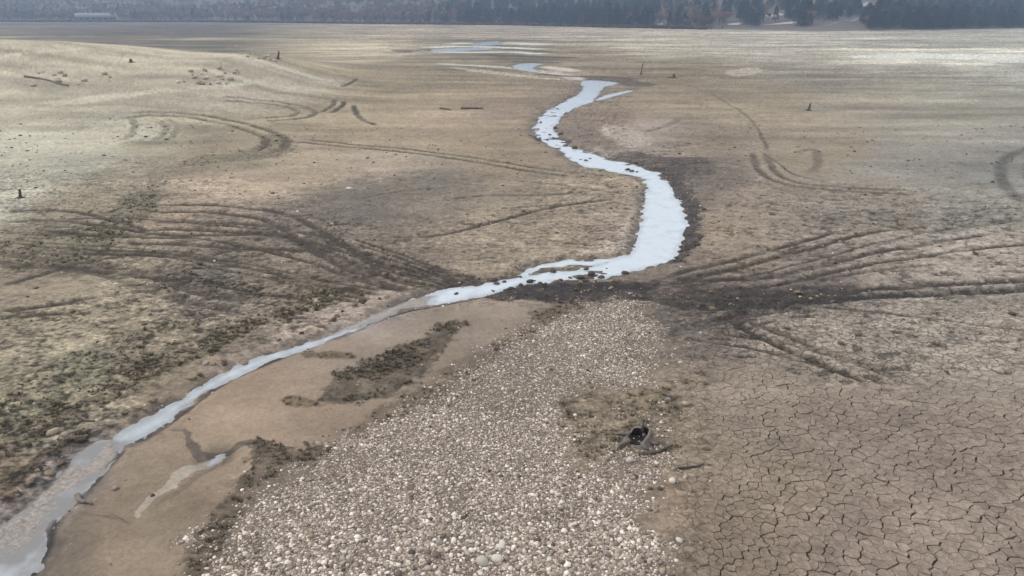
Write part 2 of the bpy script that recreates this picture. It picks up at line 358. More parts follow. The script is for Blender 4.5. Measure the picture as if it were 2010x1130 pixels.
CTRL = np.array([
 (0,60,180,172,148),(150,90,178,170,146),(300,100,176,168,144),(450,95,172,164,142),(560,120,165,155,135),(20,110,186,178,152),
 (170,62,128,118,104),(250,62,122,113,100),(400,57,132,122,108),(600,60,150,142,125),(700,60,160,150,135),(800,60,170,158,142),(620,95,172,162,142),(700,100,176,166,148),
 (0,46,150,140,128),(300,47,150,140,130),(950,65,165,155,142),(1100,65,170,160,148),(1300,75,180,170,158),(1500,75,175,170,160),(1700,75,172,168,160),(1900,75,168,167,160),(1500,100,176,170,160),
 (1750,105,190,186,175),(1950,110,205,202,190),(1300,95,172,166,152),(900,85,138,133,118),(1000,85,142,137,122),(1000,105,122,115,102),(1150,110,135,125,112),
 (1350,140,135,124,108),(1600,140,142,136,126),(1800,150,144,140,130),(2000,140,160,158,150),
 (150,180,172,164,140),(50,215,178,170,146),(400,150,165,157,135),(600,150,146,136,116),(800,140,140,130,112),(950,150,142,130,112),
 (300,210,155,147,125),(550,190,148,138,118),(850,200,145,132,112),(1000,220,138,122,108),
 (50,290,186,180,158),(200,265,182,175,152),(150,320,165,160,140),(30,370,165,158,138),(350,260,160,152,130),
 (450,240,150,140,118),(700,250,155,140,116),(900,270,150,134,112),(1000,300,145,130,108),
 (400,300,142,130,108),(600,330,155,138,114),(450,370,158,140,118),(750,330,150,135,115),
 (200,380,134,122,100),(150,450,126,116,96),(300,430,146,129,107),
 (700,400,114,104,92),(850,370,122,112,97),(600,430,120,108,94),
 (950,440,140,126,106),(1100,450,138,124,104),(1150,370,140,126,106),(1200,430,132,118,102),
 (900,480,130,116,98),(750,480,118,106,92),(400,470,122,109,93),(100,540,128,115,97),(400,570,110,99,86),(100,580,150,135,112),
 (700,540,118,105,90),(600,580,125,112,94),(250,600,145,132,108),(100,650,145,133,108),(300,650,130,118,96),(450,640,118,106,90),
 (150,730,128,120,96),(60,820,120,112,88),(300,700,125,113,92),(40,930,120,105,85),
 (1100,210,130,118,103),(1230,270,150,138,126),(1170,240,122,108,97),
 (1300,200,140,128,110),(1500,200,150,138,118),(1700,200,150,142,128),(1900,200,146,142,130),(1400,290,132,120,103),(1600,300,138,126,106),(1800,330,136,130,118),(1980,350,132,128,118),
 (1420,350,116,105,93),(1500,420,136,122,104),(1420,450,140,124,104),(1700,420,131,121,106),(1900,420,132,126,113),(1950,500,150,138,124),(1800,530,145,133,118),(1600,500,128,115,102),(1450,500,132,118,101),
 (1450,590,100,90,81),(1350,570,108,96,86),(1600,570,114,103,93),(1800,640,150,137,120),(1600,650,145,132,115),(1900,700,148,135,118),(1400,620,118,106,94),
 (1500,800,135,120,103),(1700,850,132,117,102),(1900,900,131,116,101),(1500,950,138,122,102),(1700,1050,129,113,98),(1400,1080,125,109,91),(1950,1080,129,114,99),
 (1330,850,135,120,98),(1300,1000,130,112,92),
 (500,780,165,142,118),(450,820,165,142,118),(700,680,156,138,118),(950,650,155,138,120),(850,720,150,134,112),(400,900,156,136,113),(300,1000,153,135,111),(250,1080,150,130,106),(180,1080,126,113,96),(650,830,152,132,110),
 (120,930,152,138,128),(60,1020,148,136,127),(700,640,158,143,132)], float)
_c = CTRL[:, 2:].copy(); _g = _c.mean(1, keepdims=True); _c = _g + (_c - _g) * .92 + [2, 0.5, 0]
_c = _c + 9 * ((CTRL[:, 0:1] > 1280) & (CTRL[:, 1:2] > 620)) - 6 * ((CTRL[:, 0:1] > 250) & (CTRL[:, 0:1] < 1000) & (CTRL[:, 1:2] > 640) & (CTRL[:, 2:3] > 148)) - 5 * (CTRL[:, 1:2] < 330) + 6 * ((CTRL[:, 0:1] < 560) & (CTRL[:, 1:2] > 560) & (CTRL[:, 1:2] < 900) & (CTRL[:, 2:3] < 148)) + [-1, 0, 1] * ((CTRL[:, 1:2] > 600) & (CTRL[:, 2:3] > 148))
_f = np.clip((320 - CTRL[:, 1:2]) / 240, 0, 1); _c = _c - _f * [4, 8, 17]
CTRL_RGB = s2l(_c)

# how crumbly (1) or smooth (0) the silt is, by place: photo u, v, radii, value
TEXZ = [(0,60,700,40,.2),(400,110,330,60,.2),(250,180,400,40,.18),(150,270,300,50,.2),(1000,70,500,30,.5),(1700,110,500,60,.5),(1600,180,420,50,.3),(1850,270,330,110,.22),
        (700,210,300,50,.3),(760,270,320,45,.22),(620,325,300,40,.25),(950,310,200,40,.3),(700,360,120,30,.35),(850,370,220,40,.4),(1450,240,150,50,.35),(1150,400,90,70,.9),(900,470,260,50,.75),
        (230,420,260,80,.8),(150,500,250,50,.8),(600,500,200,60,.9),(90,575,100,25,.35),(330,400,150,25,.35),(450,620,220,70,1.1),(200,680,260,80,.9),(100,800,200,90,1.15),(60,930,120,90,1.0),
        (1450,430,120,70,.45),(1600,450,200,60,.7),(1800,480,260,80,.6),(1500,590,200,40,.8),(1800,640,260,60,.55),(1700,720,320,60,.5),(1600,900,400,200,.35),(1330,900,80,160,.5),(1200,850,120,70,.8),
        (600,760,300,120,.15),(300,980,160,120,.12),(900,620,200,40,.25),(1150,230,60,60,.7),(1240,260,60,30,.25),(1300,320,80,25,.8)]
WZ = -0.10                       # water level
def ground_fields(x, y):
    """height and material of the reservoir bed at ground points"""
    x = np.asarray(x, float); y = np.asarray(y, float)
    dist = np.hypot(x, y)
    u, v = proj(x, y, land(x, y))
    u = np.clip(u, -900, 2900); v = np.clip(v, 30, 1500)
    col = np.zeros((len(x), 3), np.float32); ws = np.zeros(len(x), np.float32)
    uu = u + (fbm(x, y, 0, 1) if False else 0)
    nwx = (fbm(x, y, 6.0, 3, 50) - .5); nwy = (fbm(x, y, 6.0, 3, 60) - .5)
    uw = (u + nwx * 130).astype(np.float32); vw = (v + nwy * 60 * np.clip(v / 300, .12, 1)).astype(np.float32)
    for (cu, cv), c in zip(CTRL[:, :2], CTRL_RGB):
        k = 1 + 900.0 / (cv + 20)
        d2 = ((uw - cu) / 90) ** 2 + ((vw - cv) / (90 / k * 1.6)) ** 2
        w = 1 / (d2 + np.float32(0.08)) ** 2
        ws += w
        for j in range(3): col[:, j] += w * np.float32(c[j])
    col = (col / ws[:, None]).astype(float)
    px = dist / F_PX                                  # metres per photo pixel, across
    z = land(x, y)
    md = sst(.15, .9, z) * sst(101, 95, y)
    mc_ = s2l((172, 161, 141)) * (1 + .25 * (fbm(x, y, 8, 3, 530) - .5))[:, None]
    col = col * (1 - .75 * md[:, None]) + mc_ * .75 * md[:, None]
    bh = sst(94, 112, y) * sst(1500, 480, y) * sst(640, 430, u) * sst(-400, 60, u) * sst(.3, .45, fbm(x * .5, y, 40, 3, 540) + .12)
    col = col * (1 - .85 * bh[:, None]) + s2l((88, 79, 70)) * .85 * bh[:, None]
    # broad tone variation
    n1 = fbm(x, y, 9, 4, 5); n2 = fbm(x, y, 1.6, 4, 15); n3 = fbm(x, y, 0.35, 3, 25)
    ns = fbm(x, y, 0.11, 2, 35)
    st = fbm(x * 0.25, y, 2.2, 4, 45)                    # streaks lying across the flats
    far = sst(25, 70, dist)
    col *= (1 + 0.35 * (n1 - .5) + 0.45 * (n2 - .5) * (1 - .6 * far) + (0.3 + .5 * far) * (st - .5))[:, None]
    st2 = fbm(x * 0.13, y * .9, 5.0, 5, 145); st3 = fbm(x * .30, y * .8, 11.0, 5, 147, .7)
    f2 = sst(90, 200, dist)
    col *= (1 + 0.7 * far * (st2 - .5) + 1.5 * f2 * (st3 - .5))[:, None]
    clod = np.full(len(x), 0.22); wet = np.zeros(len(x))
    # low-frequency relief
    z = z + 0.10 * (fbm(x, y, 14, 3, 65) - .5) * sst(12, 40, dist) + 0.05 * (n2 - .5) * 0.6
    # gravel bar
    wn_ = (fbm(x, y, 1.3, 4, 75) - .5)
    g = sdf(x + wn_ * 1.0, y + wn_ * 1.4, GRAVEL, 3.0)
    grv = sst(0.65, -1.2, g + 1.2 * (fbm(x, y, .5, 3, 77) - .5))
    silt = sst(.5, -.7, sdf(x + wn_ * 1.6, y + wn_ * 1.6, SILT, 2.0))
    grv = grv * (1 - .8 * silt * sst(.3, .5, n2 + .08))
    mc = sdf(x + wn_ * .8, y + wn_ * .8, MUDCRACK, 2.5)
    crk = sst(0.1, -0.5, mc)
    bare = np.zeros(len(x))
    for b in BARE:
        bare = np.maximum(bare, sst(0.2, -0.3, sdf(x + wn_ * .6, y + wn_ * .6, b, 1.5)))
    clod = clod * (1 - bare * .85)
    # left bank with churned earth and low plants
    sx_ = (fbm(x, y, 0.9, 4, 85) - .5); sy_ = (fbm(x, y, 0.9, 4, 95) - .5)
    brk_ = fbm(x * .8, y, .34, 4, 105, .8) - .5; brf_ = fbm(x * .7, y, 2.2, 3, 107, .7) - .5
    brk_ = brk_ * 1.7 + brf_ * np.clip(dist / 60, 0, 1.2)
    for p in PATCHES:
        s = p['soft'] * px * 2.2; a = p['warp'] * 1.3
        mg = float(p['soft'] * 2.2 * (np.hypot(*p['poly'].T).max() / F_PX) + 0.5)
        q = x + sx_ * a * px * 2; r = y + sy_ * a * px * 5
        d = sdf(q, r, p['poly'], mg)
        k = np.nonzero(d < mg * .999)[0]
        if not len(k): continue
        m0 = sst(1.1, -1.1, d[k] / np.maximum(s[k], .02)); m = sst(.22, .78, m0 + brk_[k] * 1.5 * (1 - .55 * m0) * (m0 > 0)) * p['amt'] * np.clip(.88 + .5 * brk_[k], .3, 1.05)
        col[k] = col[k] * (1 - m[:, None]) + p['col'] * m[:, None]
        clod[k] = np.maximum(clod[k], clod[k] * (1 - m) + p['clod'] * m); wet[k] = np.maximum(wet[k], p['wet'] * m)
    rut = np.zeros(len(x))
    # scattered trampled hollows on the right-hand flat
    hm = sst(1250, 1450, u) * sst(330, 420, v) * (1 - crk * .9) + .35 * sst(900, 700, u) * sst(380, 500, v) * (1 - bare)
    hm = np.clip(hm, 0, 1)
    hn = fbm(x * .6, y, 0.24, 2, 155, .4) * .75 + fbm(x, y, 1.5, 2, 157) * .25
    hole = sst(.655, .70, hn) * hm
    z -= .05 * hole
    col *= (1 - .55 * hole)[:, None]
    # clods and crumbs
    c1 = fbm(x, y, 0.30, 3, 165); c2 = fbm(x, y, 0.10, 2, 175)
    z += clod * (0.075 * (np.abs(c1 - .5) * 2) ** .8 + 0.035 * (c2 - .5)) * (1 - grv * .5) * (1 - crk)
    spk = sst(.52, .68, c1 * .55 + c2 * .45)
    spk2 = sst(.47, .33, c1 * .5 + ns * .5)
    col *= (1 - .42 * clod * spk + .34 * clod * spk2)[:, None]
    col *= (1 + (.10 + .16 * clod) * (ns - .5) * 2)[:, None]
    # mottled crumb texture: dark crumbs and pale crusts, drawn out a little across the view of the wind
    tw = np.full(len(x), .02, np.float32); tv = np.full(len(x), .02 * .45, np.float32)
    for cu, cv, ru, rv, val in TEXZ:
        w = np.exp(-((uw - cu) / (ru * .7)) ** 2 - ((vw - cv) / (rv * .7)) ** 2); tw += w; tv += w * val
    rough = np.clip(tv / tw * .95 + .5 * np.clip(clod - .22, 0, 1) - .25 * bare - .25 * grv, .06, 1.15) * (1 - .5 * crk)
    sA = fbm(x * .75, y, 0.12, 2, 500, .9) - .5; sB = fbm(x * .65, y, 0.34, 3, 510, .9) - .5; sC = fbm(x * .45, y, 1.3, 3, 520, .8) - .5
    tex = 1.3 * sA + 1.15 * sB + .6 * sC
    dk = sst(.10, .42, -tex); lt = sst(.12, .5, tex)
    col *= np.clip(1 + rough * (.85 * tex) - .34 * rough * dk + .25 * rough * lt - .06 * rough, .25, 2)[:, None]
    z += rough * .03 * np.clip(sB + .5 * sA, -.4, .4)
    # wheel ruts
    wob = (fbm(x, y, 2.5, 2, 115) - .5)
    wx = x + wob * .25; wy = y + (fbm(x, y, 2.5, 2, 125) - .5) * .35
    tread = fbm(x, y, 0.22, 2, 135)
    rut = np.zeros(len(x))
    for t in TRACKS:
        lines = [t['line']]
        if t['off']:
            ln = t['line']; tg = np.gradient(ln, axis=0); nm = np.stack([-tg[:, 1], tg[:, 0]], 1)
            nm /= np.linalg.norm(nm, axis=1)[:, None] + 1e-9
            lines.append(ln + nm * t['off'])
        for ln in lines:
            td_ = np.hypot(*ln.mean(0)); tw_ = t['w'] * np.clip(.9 + .045 * (td_ - 12), .9, 1.65)
            d, al, sel = pldist(wx, wy, ln, tw_ * 4)
            if not len(sel): continue
            d = d[sel]; al = al[sel]; w = tw_ * (.75 + .5 * tread[sel])
            fade = sst(0, .06, al) * sst(1, .93, al) * (.7 + .7 * n2[sel]) * (.6 + .4 * sst(.32, .52, n3[sel])) * (.72 + .34 * sst(.34, .5, fbm(x[sel], y[sel], 3.0, 2, 117)))
            fade = np.clip(fade, 0, 1.15)
            core = np.exp(-(d / w) ** 4) * fade
            berm = np.exp(-((d - 1.9 * w) / (0.7 * w)) ** 2) * fade
            z[sel] += -t['dep'] * core * (.7 + .6 * tread[sel]) + t['dep'] * .25 * berm * (.4 + 1.2 * tread[sel])
            m = np.clip(core * t['amt'] * (.95 + .5 * tread[sel]), 0, .97)[:, None]
            col[sel] = col[sel] * (1 - m) + t['col'] * .72 * m
            lb = (berm * .08 * t['amt'])[:, None]
            col[sel] *= 1 + lb
            rut[sel] = np.maximum(rut[sel], core)
    # gravel ground
    gc = s2l((112, 100, 88))
    gg = (grv * .8)[:, None]
    col = col * (1 - gg) + gc * (0.6 + .8 * n2)[:, None] * gg
    # channel
    tread = fbm(x, y, 0.5, 3, 137)
    ws_ = (fbm(x, y, 0.8, 4, 185) - .5); wamp = .35 + .012 * dist
    dw = np.full(len(x), 4.0)
    for i, wp in enumerate(WATER):
        dw = np.minimum(dw, sdf(x + ws_ * wamp * .7, y + ws_ * wamp, wp, 4.0))
    bank = .35 + .008 * dist
    ch = sst(bank.mean() * 0 + 1, 0, np.clip(dw / bank, 0, 1))
    zch = WZ + np.where(dw < 0, -0.16 * sst(0, -.6, dw), 0)
    z = z * (1 - ch) + (zch + .02 * (n3 - .5)) * ch
    z = np.where(dw > bank, np.maximum(z, WZ + .012), z)
    # silt reaches: bed comes up to the surface in places
    sh = np.zeros(len(x))
    for sp_ in SHALLOW:
        sh = np.maximum(sh, sst(.15, -.4, sdf(x + ws_ * .6, y + ws_ * .8, sp_, 1.5)))
    inw = sst(.05, -.1, dw)
    z = z + inw * sh * ((WZ + .004 + .05 * (fbm(x * .8, y, .9, 4, 195) - .5)) - z)
    # stones and mud lumps breaking the surface of the pool
    rif = inw * np.maximum(sst(175, 215, v) * sst(305, 280, v), sst(515, 530, v) * sst(575, 560, v) * sst(1230, 1180, u) * sst(880, 960, u))
    lump = sst(.60, .68, fbm(x * .8, y, .5, 3, 205)) * rif
    z = z * (1 - lump) + (WZ + .03) * lump; col *= (1 - .5 * lump)[:, None]
    z += 0
    edge = np.exp(-(dw / (.16 + .006 * dist)) ** 2) * (dw > -.3)
    col *= (1 - np.clip(.25 + .75 * (tread > .5) * 1.0, 0, .6) * edge)[:, None]
    wet = np.maximum(wet, .6 * sst(bank * 1.0, 0, dw))
    wetc = s2l((150, 139, 129))
    m = (inw * sh)[:, None]
    col = col * (1 - m) + wetc * (.75 + .5 * n2)[:, None] * m
    # room for the dried plates
    z = z - crk * .055
    crack_floor = crk
    return dict(rough=rough, z=z, col=np.clip(col, .004, .9), wet=np.clip(wet, 0, 1), grv=grv, crk=crk, dw=dw, clod=clod, sh=sh, bare=bare, rut=rut, u=u, v=v, mc=mc, g=g)

def height(x, y):
    return ground_fields(np.atleast_1d(x), np.atleast_1d(y))['z']

# ------------------------------------------------------------------ materials
def new_mat(name):
    m = bpy.data.materials.new(name); m.use_nodes = True
    n = m.node_tree.nodes; l = m.node_tree.links
    return m, n, l, n['Principled BSDF']

def noise_node(n, l, scale, detail=4, rough=.55, vec=None):
    t = n.new('ShaderNodeTexNoise'); t.inputs['Scale'].default_value = scale
    t.inputs['Detail'].default_value = detail; t.inputs['Roughness'].default_value = rough
    if vec is not None: l.new(vec, t.inputs['Vector'])
    return t

def math_node(n, l, op, a, b=None, c=None):
    t = n.new('ShaderNodeMath'); t.operation = op
    for i, q in enumerate((a, b, c)):
        if q is None: continue
        if isinstance(q, (int, float)): t.inputs[i].default_value = q
        else: l.new(q, t.inputs[i])
    return t.outputs[0]

def mrange(n, l, v, a, b, c, d):
    t = n.new('ShaderNodeMapRange'); l.new(v, t.inputs['Value'])
    t.inputs['From Min'].default_value = a; t.inputs['From Max'].default_value = b
    t.inputs['To Min'].default_value = c; t.inputs['To Max'].default_value = d
    return t.outputs[0]

def mud_material(name, plates=False):
    m, n, l, b = new_mat(name)
    geo = n.new('ShaderNodeNewGeometry'); pos = geo.outputs['Position']
    at = n.new('ShaderNodeAttribute'); at.attribute_name = 'Col'
    wt = n.new('ShaderNodeAttribute'); wt.attribute_name = 'wet'
    rg = n.new('ShaderNodeAttribute'); rg.attribute_name = 'rgh'
    n1 = noise_node(n, l, 11, 5, .75, pos); n2 = noise_node(n, l, 60, 3, .6, pos); n5 = noise_node(n, l, 4.5, 6, .8, pos); n3 = noise_node(n, l, 3.0, 4, .6, pos)
    f = math_node(n, l, 'ADD', mrange(n, l, n1.outputs['Fac'], .3, .7, .84, 1.16), mrange(n, l, n2.outputs['Fac'], .3, .7, -.10, .10))
    f = math_node(n, l, 'MULTIPLY', f, mrange(n, l, n3.outputs['Fac'], .3, .7, .92, 1.08))
    g1 = math_node(n, l, 'MULTIPLY', math_node(n, l, 'ADD', mrange(n, l, n1.outputs['Fac'], .35, .65, -.34, .34), mrange(n, l, n5.outputs['Fac'], .35, .65, -.30, .30)), rg.outputs['Fac'])
    f = math_node(n, l, 'MAXIMUM', math_node(n, l, 'MULTIPLY', f, math_node(n, l, 'ADD', g1, 1)), .2)
    vm = n.new('ShaderNodeVectorMath'); vm.operation = 'SCALE'
    l.new(at.outputs['Color'], vm.inputs[0])
    if not plates:
        ck = n.new('ShaderNodeAttribute'); ck.attribute_name = 'crk2'
        vo = n.new('ShaderNodeTexVoronoi'); vo.feature = 'DISTANCE_TO_EDGE'; vo.inputs['Scale'].default_value = 4.2
        wv = noise_node(n, l, 2.5, 3, .6, pos)
        ad = n.new('ShaderNodeVectorMath'); ad.operation = 'MULTIPLY_ADD'
        l.new(wv.outputs['Color'], ad.inputs[0]); ad.inputs[1].default_value = (.25, .25, 0); l.new(pos, ad.inputs[2])
        l.new(ad.outputs[0], vo.inputs['Vector'])
        line = mrange(n, l, vo.outputs['Distance'], .015, .06, 1, 0)
        line = math_node(n, l, 'MULTIPLY', line, ck.outputs['Fac'])
        f = math_node(n, l, 'MULTIPLY', f, math_node(n, l, 'SUBTRACT', 1, math_node(n, l, 'MULTIPLY', line, .45)))
    if plates:
        vo = n.new('ShaderNodeTexVoronoi'); vo.feature = 'DISTANCE_TO_EDGE'; vo.inputs['Scale'].default_value = 9.5
        wv = noise_node(n, l, 5, 3, .6, pos)
        ad = n.new('ShaderNodeVectorMath'); ad.operation = 'MULTIPLY_ADD'
        l.new(wv.outputs['Color'], ad.inputs[0]); ad.inputs[1].default_value = (.12, .12, 0); l.new(pos, ad.inputs[2])
        l.new(ad.outputs[0], vo.inputs['Vector'])
        hl = math_node(n, l, 'MULTIPLY', mrange(n, l, vo.outputs['Distance'], .01, .06, 1, 0), mrange(n, l, n3.outputs['Fac'], .40, .62, 0, .42))
        f = math_node(n, l, 'MULTIPLY', f, math_node(n, l, 'SUBTRACT', 1, hl))
    l.new(f, vm.inputs['Scale'])
    l.new(vm.outputs[0], b.inputs['Base Color'])
    r = mrange(n, l, wt.outputs['Fac'], 0, 1, .95, .32)
    l.new(r, b.inputs['Roughness'])
    b.inputs['Specular IOR Level'].default_value = .3
    h = math_node(n, l, 'ADD', n1.outputs['Fac'], math_node(n, l, 'MULTIPLY', n2.outputs['Fac'], .4))
    if not plates:
        h = math_node(n, l, 'SUBTRACT', h, line)
    bp = n.new('ShaderNodeBump'); bp.inputs['Strength'].default_value = .9; bp.inputs['Distance'].default_value = .03
    l.new(h, bp.inputs['Height']); l.new(bp.outputs['Normal'], b.inputs['Normal'])
    return m

MAT_GROUND = mud_material('dried_silt')
MAT_PLATE = mud_material('cracked_mud', True)

def water_material():
    m, n, l, b = new_mat('milky_glare_water')
    geo = n.new('ShaderNodeNewGeometry'); pos = geo.outputs['Position']
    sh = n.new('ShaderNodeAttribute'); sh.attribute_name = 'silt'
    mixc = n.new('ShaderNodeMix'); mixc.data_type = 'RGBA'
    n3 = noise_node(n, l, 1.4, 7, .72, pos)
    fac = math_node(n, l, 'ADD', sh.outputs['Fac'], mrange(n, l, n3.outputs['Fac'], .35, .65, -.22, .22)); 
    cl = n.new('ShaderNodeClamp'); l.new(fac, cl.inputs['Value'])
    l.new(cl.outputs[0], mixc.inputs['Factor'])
    mixc.inputs['A'].default_value = (.52, .56, .585, 1); mixc.inputs['B'].default_value = (.21, .195, .18, 1)  # milky base made paler, with the sky's glare set into its colour
    l.new(mixc.outputs['Result'], b.inputs['Base Color'])
    b.inputs['Roughness'].default_value = .12
    b.inputs['IOR'].default_value = 1.47
    b.inputs['Specular IOR Level'].default_value = .5
    nw = noise_node(n, l, 5, 3, .5, pos)
    bp = n.new('ShaderNodeBump'); bp.inputs['Strength'].default_value = .5; bp.inputs['Distance'].default_value = .02
    l.new(nw.outputs['Fac'], bp.inputs['Height']); l.new(bp.outputs['Normal'], b.inputs['Normal'])
    return m
MAT_WATER = water_material()

def ramp_mat(name, cols, rough=.85, bump=.3, scale=20, seed_obj=True, grain=.12, spec=.3):
    """colour picked per object / per instance from a list, with grain"""
    m, n, l, b = new_mat(name)
    oi = n.new('ShaderNodeObjectInfo'); cr_ = n.new('ShaderNodeValToRGB'); cr_.color_ramp.interpolation = 'CONSTANT'
    e = cr_.color_ramp.elements
    while len(e) < len(cols): e.new(.5)
    for i, c in enumerate(cols):
        e[i].position = i / len(cols); e[i].color = (*s2l(c), 1)
    l.new(oi.outputs['Random'], cr_.inputs['Fac'])
    tcn = n.new('ShaderNodeTexCoord')
    no = noise_node(n, l, scale, 4, .6, tcn.outputs['Object'])
    vm = n.new('ShaderNodeVectorMath'); vm.operation = 'SCALE'
    l.new(cr_.outputs['Color'], vm.inputs[0]); l.new(mrange(n, l, no.outputs['Fac'], .3, .7, 1 - grain, 1 + grain), vm.inputs['Scale'])
    l.new(vm.outputs[0], b.inputs['Base Color'])
    b.inputs['Roughness'].default_value = rough; b.inputs['Specular IOR Level'].default_value = spec
    bp = n.new('ShaderNodeBump'); bp.inputs['Strength'].default_value = bump; bp.inputs['Distance'].default_value = .02
    l.new(no.outputs['Fac'], bp.inputs['Height']); l.new(bp.outputs['Normal'], b.inputs['Normal'])
    return m

# ------------------------------------------------------------------ the reservoir bed
def np_mesh(name, verts, quads=None, tris=None, smooth=True, mat=None):
    me = bpy.data.meshes.new(name)
    verts = np.asarray(verts, np.float32)
    loops = []; sizes = []
    if quads is not None and len(quads): loops.append(np.asarray(quads, np.int32).ravel()); sizes.append(np.full(len(quads), 4, np.int32))
    if tris is not None and len(tris): loops.append(np.asarray(tris, np.int32).ravel()); sizes.append(np.full(len(tris), 3, np.int32))
    loops = np.concatenate(loops); sizes = np.concatenate(sizes)
    me.vertices.add(len(verts)); me.vertices.foreach_set('co', verts.ravel())
    me.loops.add(len(loops)); me.loops.foreach_set('vertex_index', loops)
    me.polygons.add(len(sizes))
    starts = np.concatenate([[0], np.cumsum(sizes)[:-1]]).astype(np.int32)
    me.polygons.foreach_set('loop_start', starts)
    me.polygons.foreach_set('use_smooth', np.full(len(sizes), smooth))
    me.update(calc_edges=True)
    if mat: me.materials.append(mat)
    return me

def fattr(me, name, val, domain='POINT'):
    a = me.attributes.new(name, 'FLOAT', domain); a.data.foreach_set('value', np.asarray(val, np.float32))
def cattr(me, name, col):
    a = me.attributes.new(name, 'FLOAT_COLOR', 'POINT')
    c = np.ones((len(col), 4), np.float32); c[:, :3] = col
    a.data.foreach_set('color', c.ravel())

# rows get farther apart with distance, columns fan out from the near edge
cp, sp = math.cos(PITCH), math.sin(PITCH)
vrow = np.concatenate([np.linspace(2400, 1230, 24)[:-1], np.linspace(1230, 130, 790)[:-1], np.linspace(130, 34, 130)])
bb = -(vrow - CV) / F_PX
yrow = CAM_H * (cp + bb * sp) / -np.minimum(-sp + bb * cp, -0.004)
tcol = np.concatenate([np.linspace(-3, -.98, 26)[:-1], np.linspace(-.98, .98, 1240), np.linspace(.98, 3, 26)[1:]])
Yg, Tg = np.meshgrid(yrow, tcol, indexing='ij')
Xg = Tg * (Yg * .94 + 3.2) / 1.0 * .80
gx, gy = Xg.ravel(), Yg.ravel()
GF = ground_fields(gx, gy)
nr, nc = Xg.shape
idx = np.arange(nr * nc).reshape(nr, nc)
quads = np.stack([idx[:-1, :-1], idx[:-1, 1:], idx[1:, 1:], idx[1:, :-1]], -1).reshape(-1, 4)
zz = GF['z'].copy()
me = np_mesh('ground', np.stack([gx, gy, zz], 1), quads, mat=MAT_GROUND)
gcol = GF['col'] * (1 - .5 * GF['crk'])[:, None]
cattr(me, 'Col', gcol)
fattr(me, 'wet', GF['wet'])
ck2 = sst(1250, 1420, GF['u']) * sst(480, 660, GF['v']) * (1 - GF['crk']) * (1 - GF['grv'])
fattr(me, 'crk2', ck2); fattr(me, 'rgh', GF['rough'])
ground = link(bpy.data.objects.new('ground', me)); tag(ground, kind='structure')

# wider land under and beyond
bs = 4000
m2, n_, l_, b_ = new_mat('far_silt'); b_.inputs['Base Color'].default_value = (.3, .26, .2, 1); b_.inputs['Roughness'].default_value = .95
nn = noise_node(n_, l_, .05, 6); crr = n_.new('ShaderNodeValToRGB'); crr.color_ramp.elements[0].color = (.22, .19, .14, 1); crr.color_ramp.elements[1].color = (.4, .36, .29, 1)
gq = n_.new('ShaderNodeNewGeometry'); l_.new(gq.outputs['Position'], nn.inputs['Vector']); l_.new(nn.outputs['Fac'], crr.inputs['Fac']); l_.new(crr.outputs['Color'], b_.inputs['Base Color'])
me = np_mesh('basin', [(-bs, -bs, -.6), (bs, -bs, -.6), (bs, bs, -.6), (-bs, bs, -.6)], [(0, 1, 2, 3)], mat=m2)
tag(link(bpy.data.objects.new('basin_ground', me)), kind='structure')

# ------------------------------------------------------------------ water of the stream
dwf = GF['dw'].reshape(nr, nc)
near = dwf < (.5 + .02 * np.hypot(Xg, Yg))
keep = near[:-1, :-1] | near[1:, :-1] | near[:-1, 1:] | near[1:, 1:]
keep[:22] = False
wq = quads.reshape(nr - 1, nc - 1, 4)[keep]
used, inv = np.unique(wq.ravel(), return_inverse=True)
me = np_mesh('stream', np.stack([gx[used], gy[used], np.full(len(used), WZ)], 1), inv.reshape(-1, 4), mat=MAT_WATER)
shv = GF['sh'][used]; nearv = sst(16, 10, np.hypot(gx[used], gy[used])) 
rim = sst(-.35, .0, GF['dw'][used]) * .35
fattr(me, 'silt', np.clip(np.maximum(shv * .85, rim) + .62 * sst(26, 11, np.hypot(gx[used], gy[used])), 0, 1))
stream = link(bpy.data.objects.new('stream_water', me)); tag(stream, kind='structure')

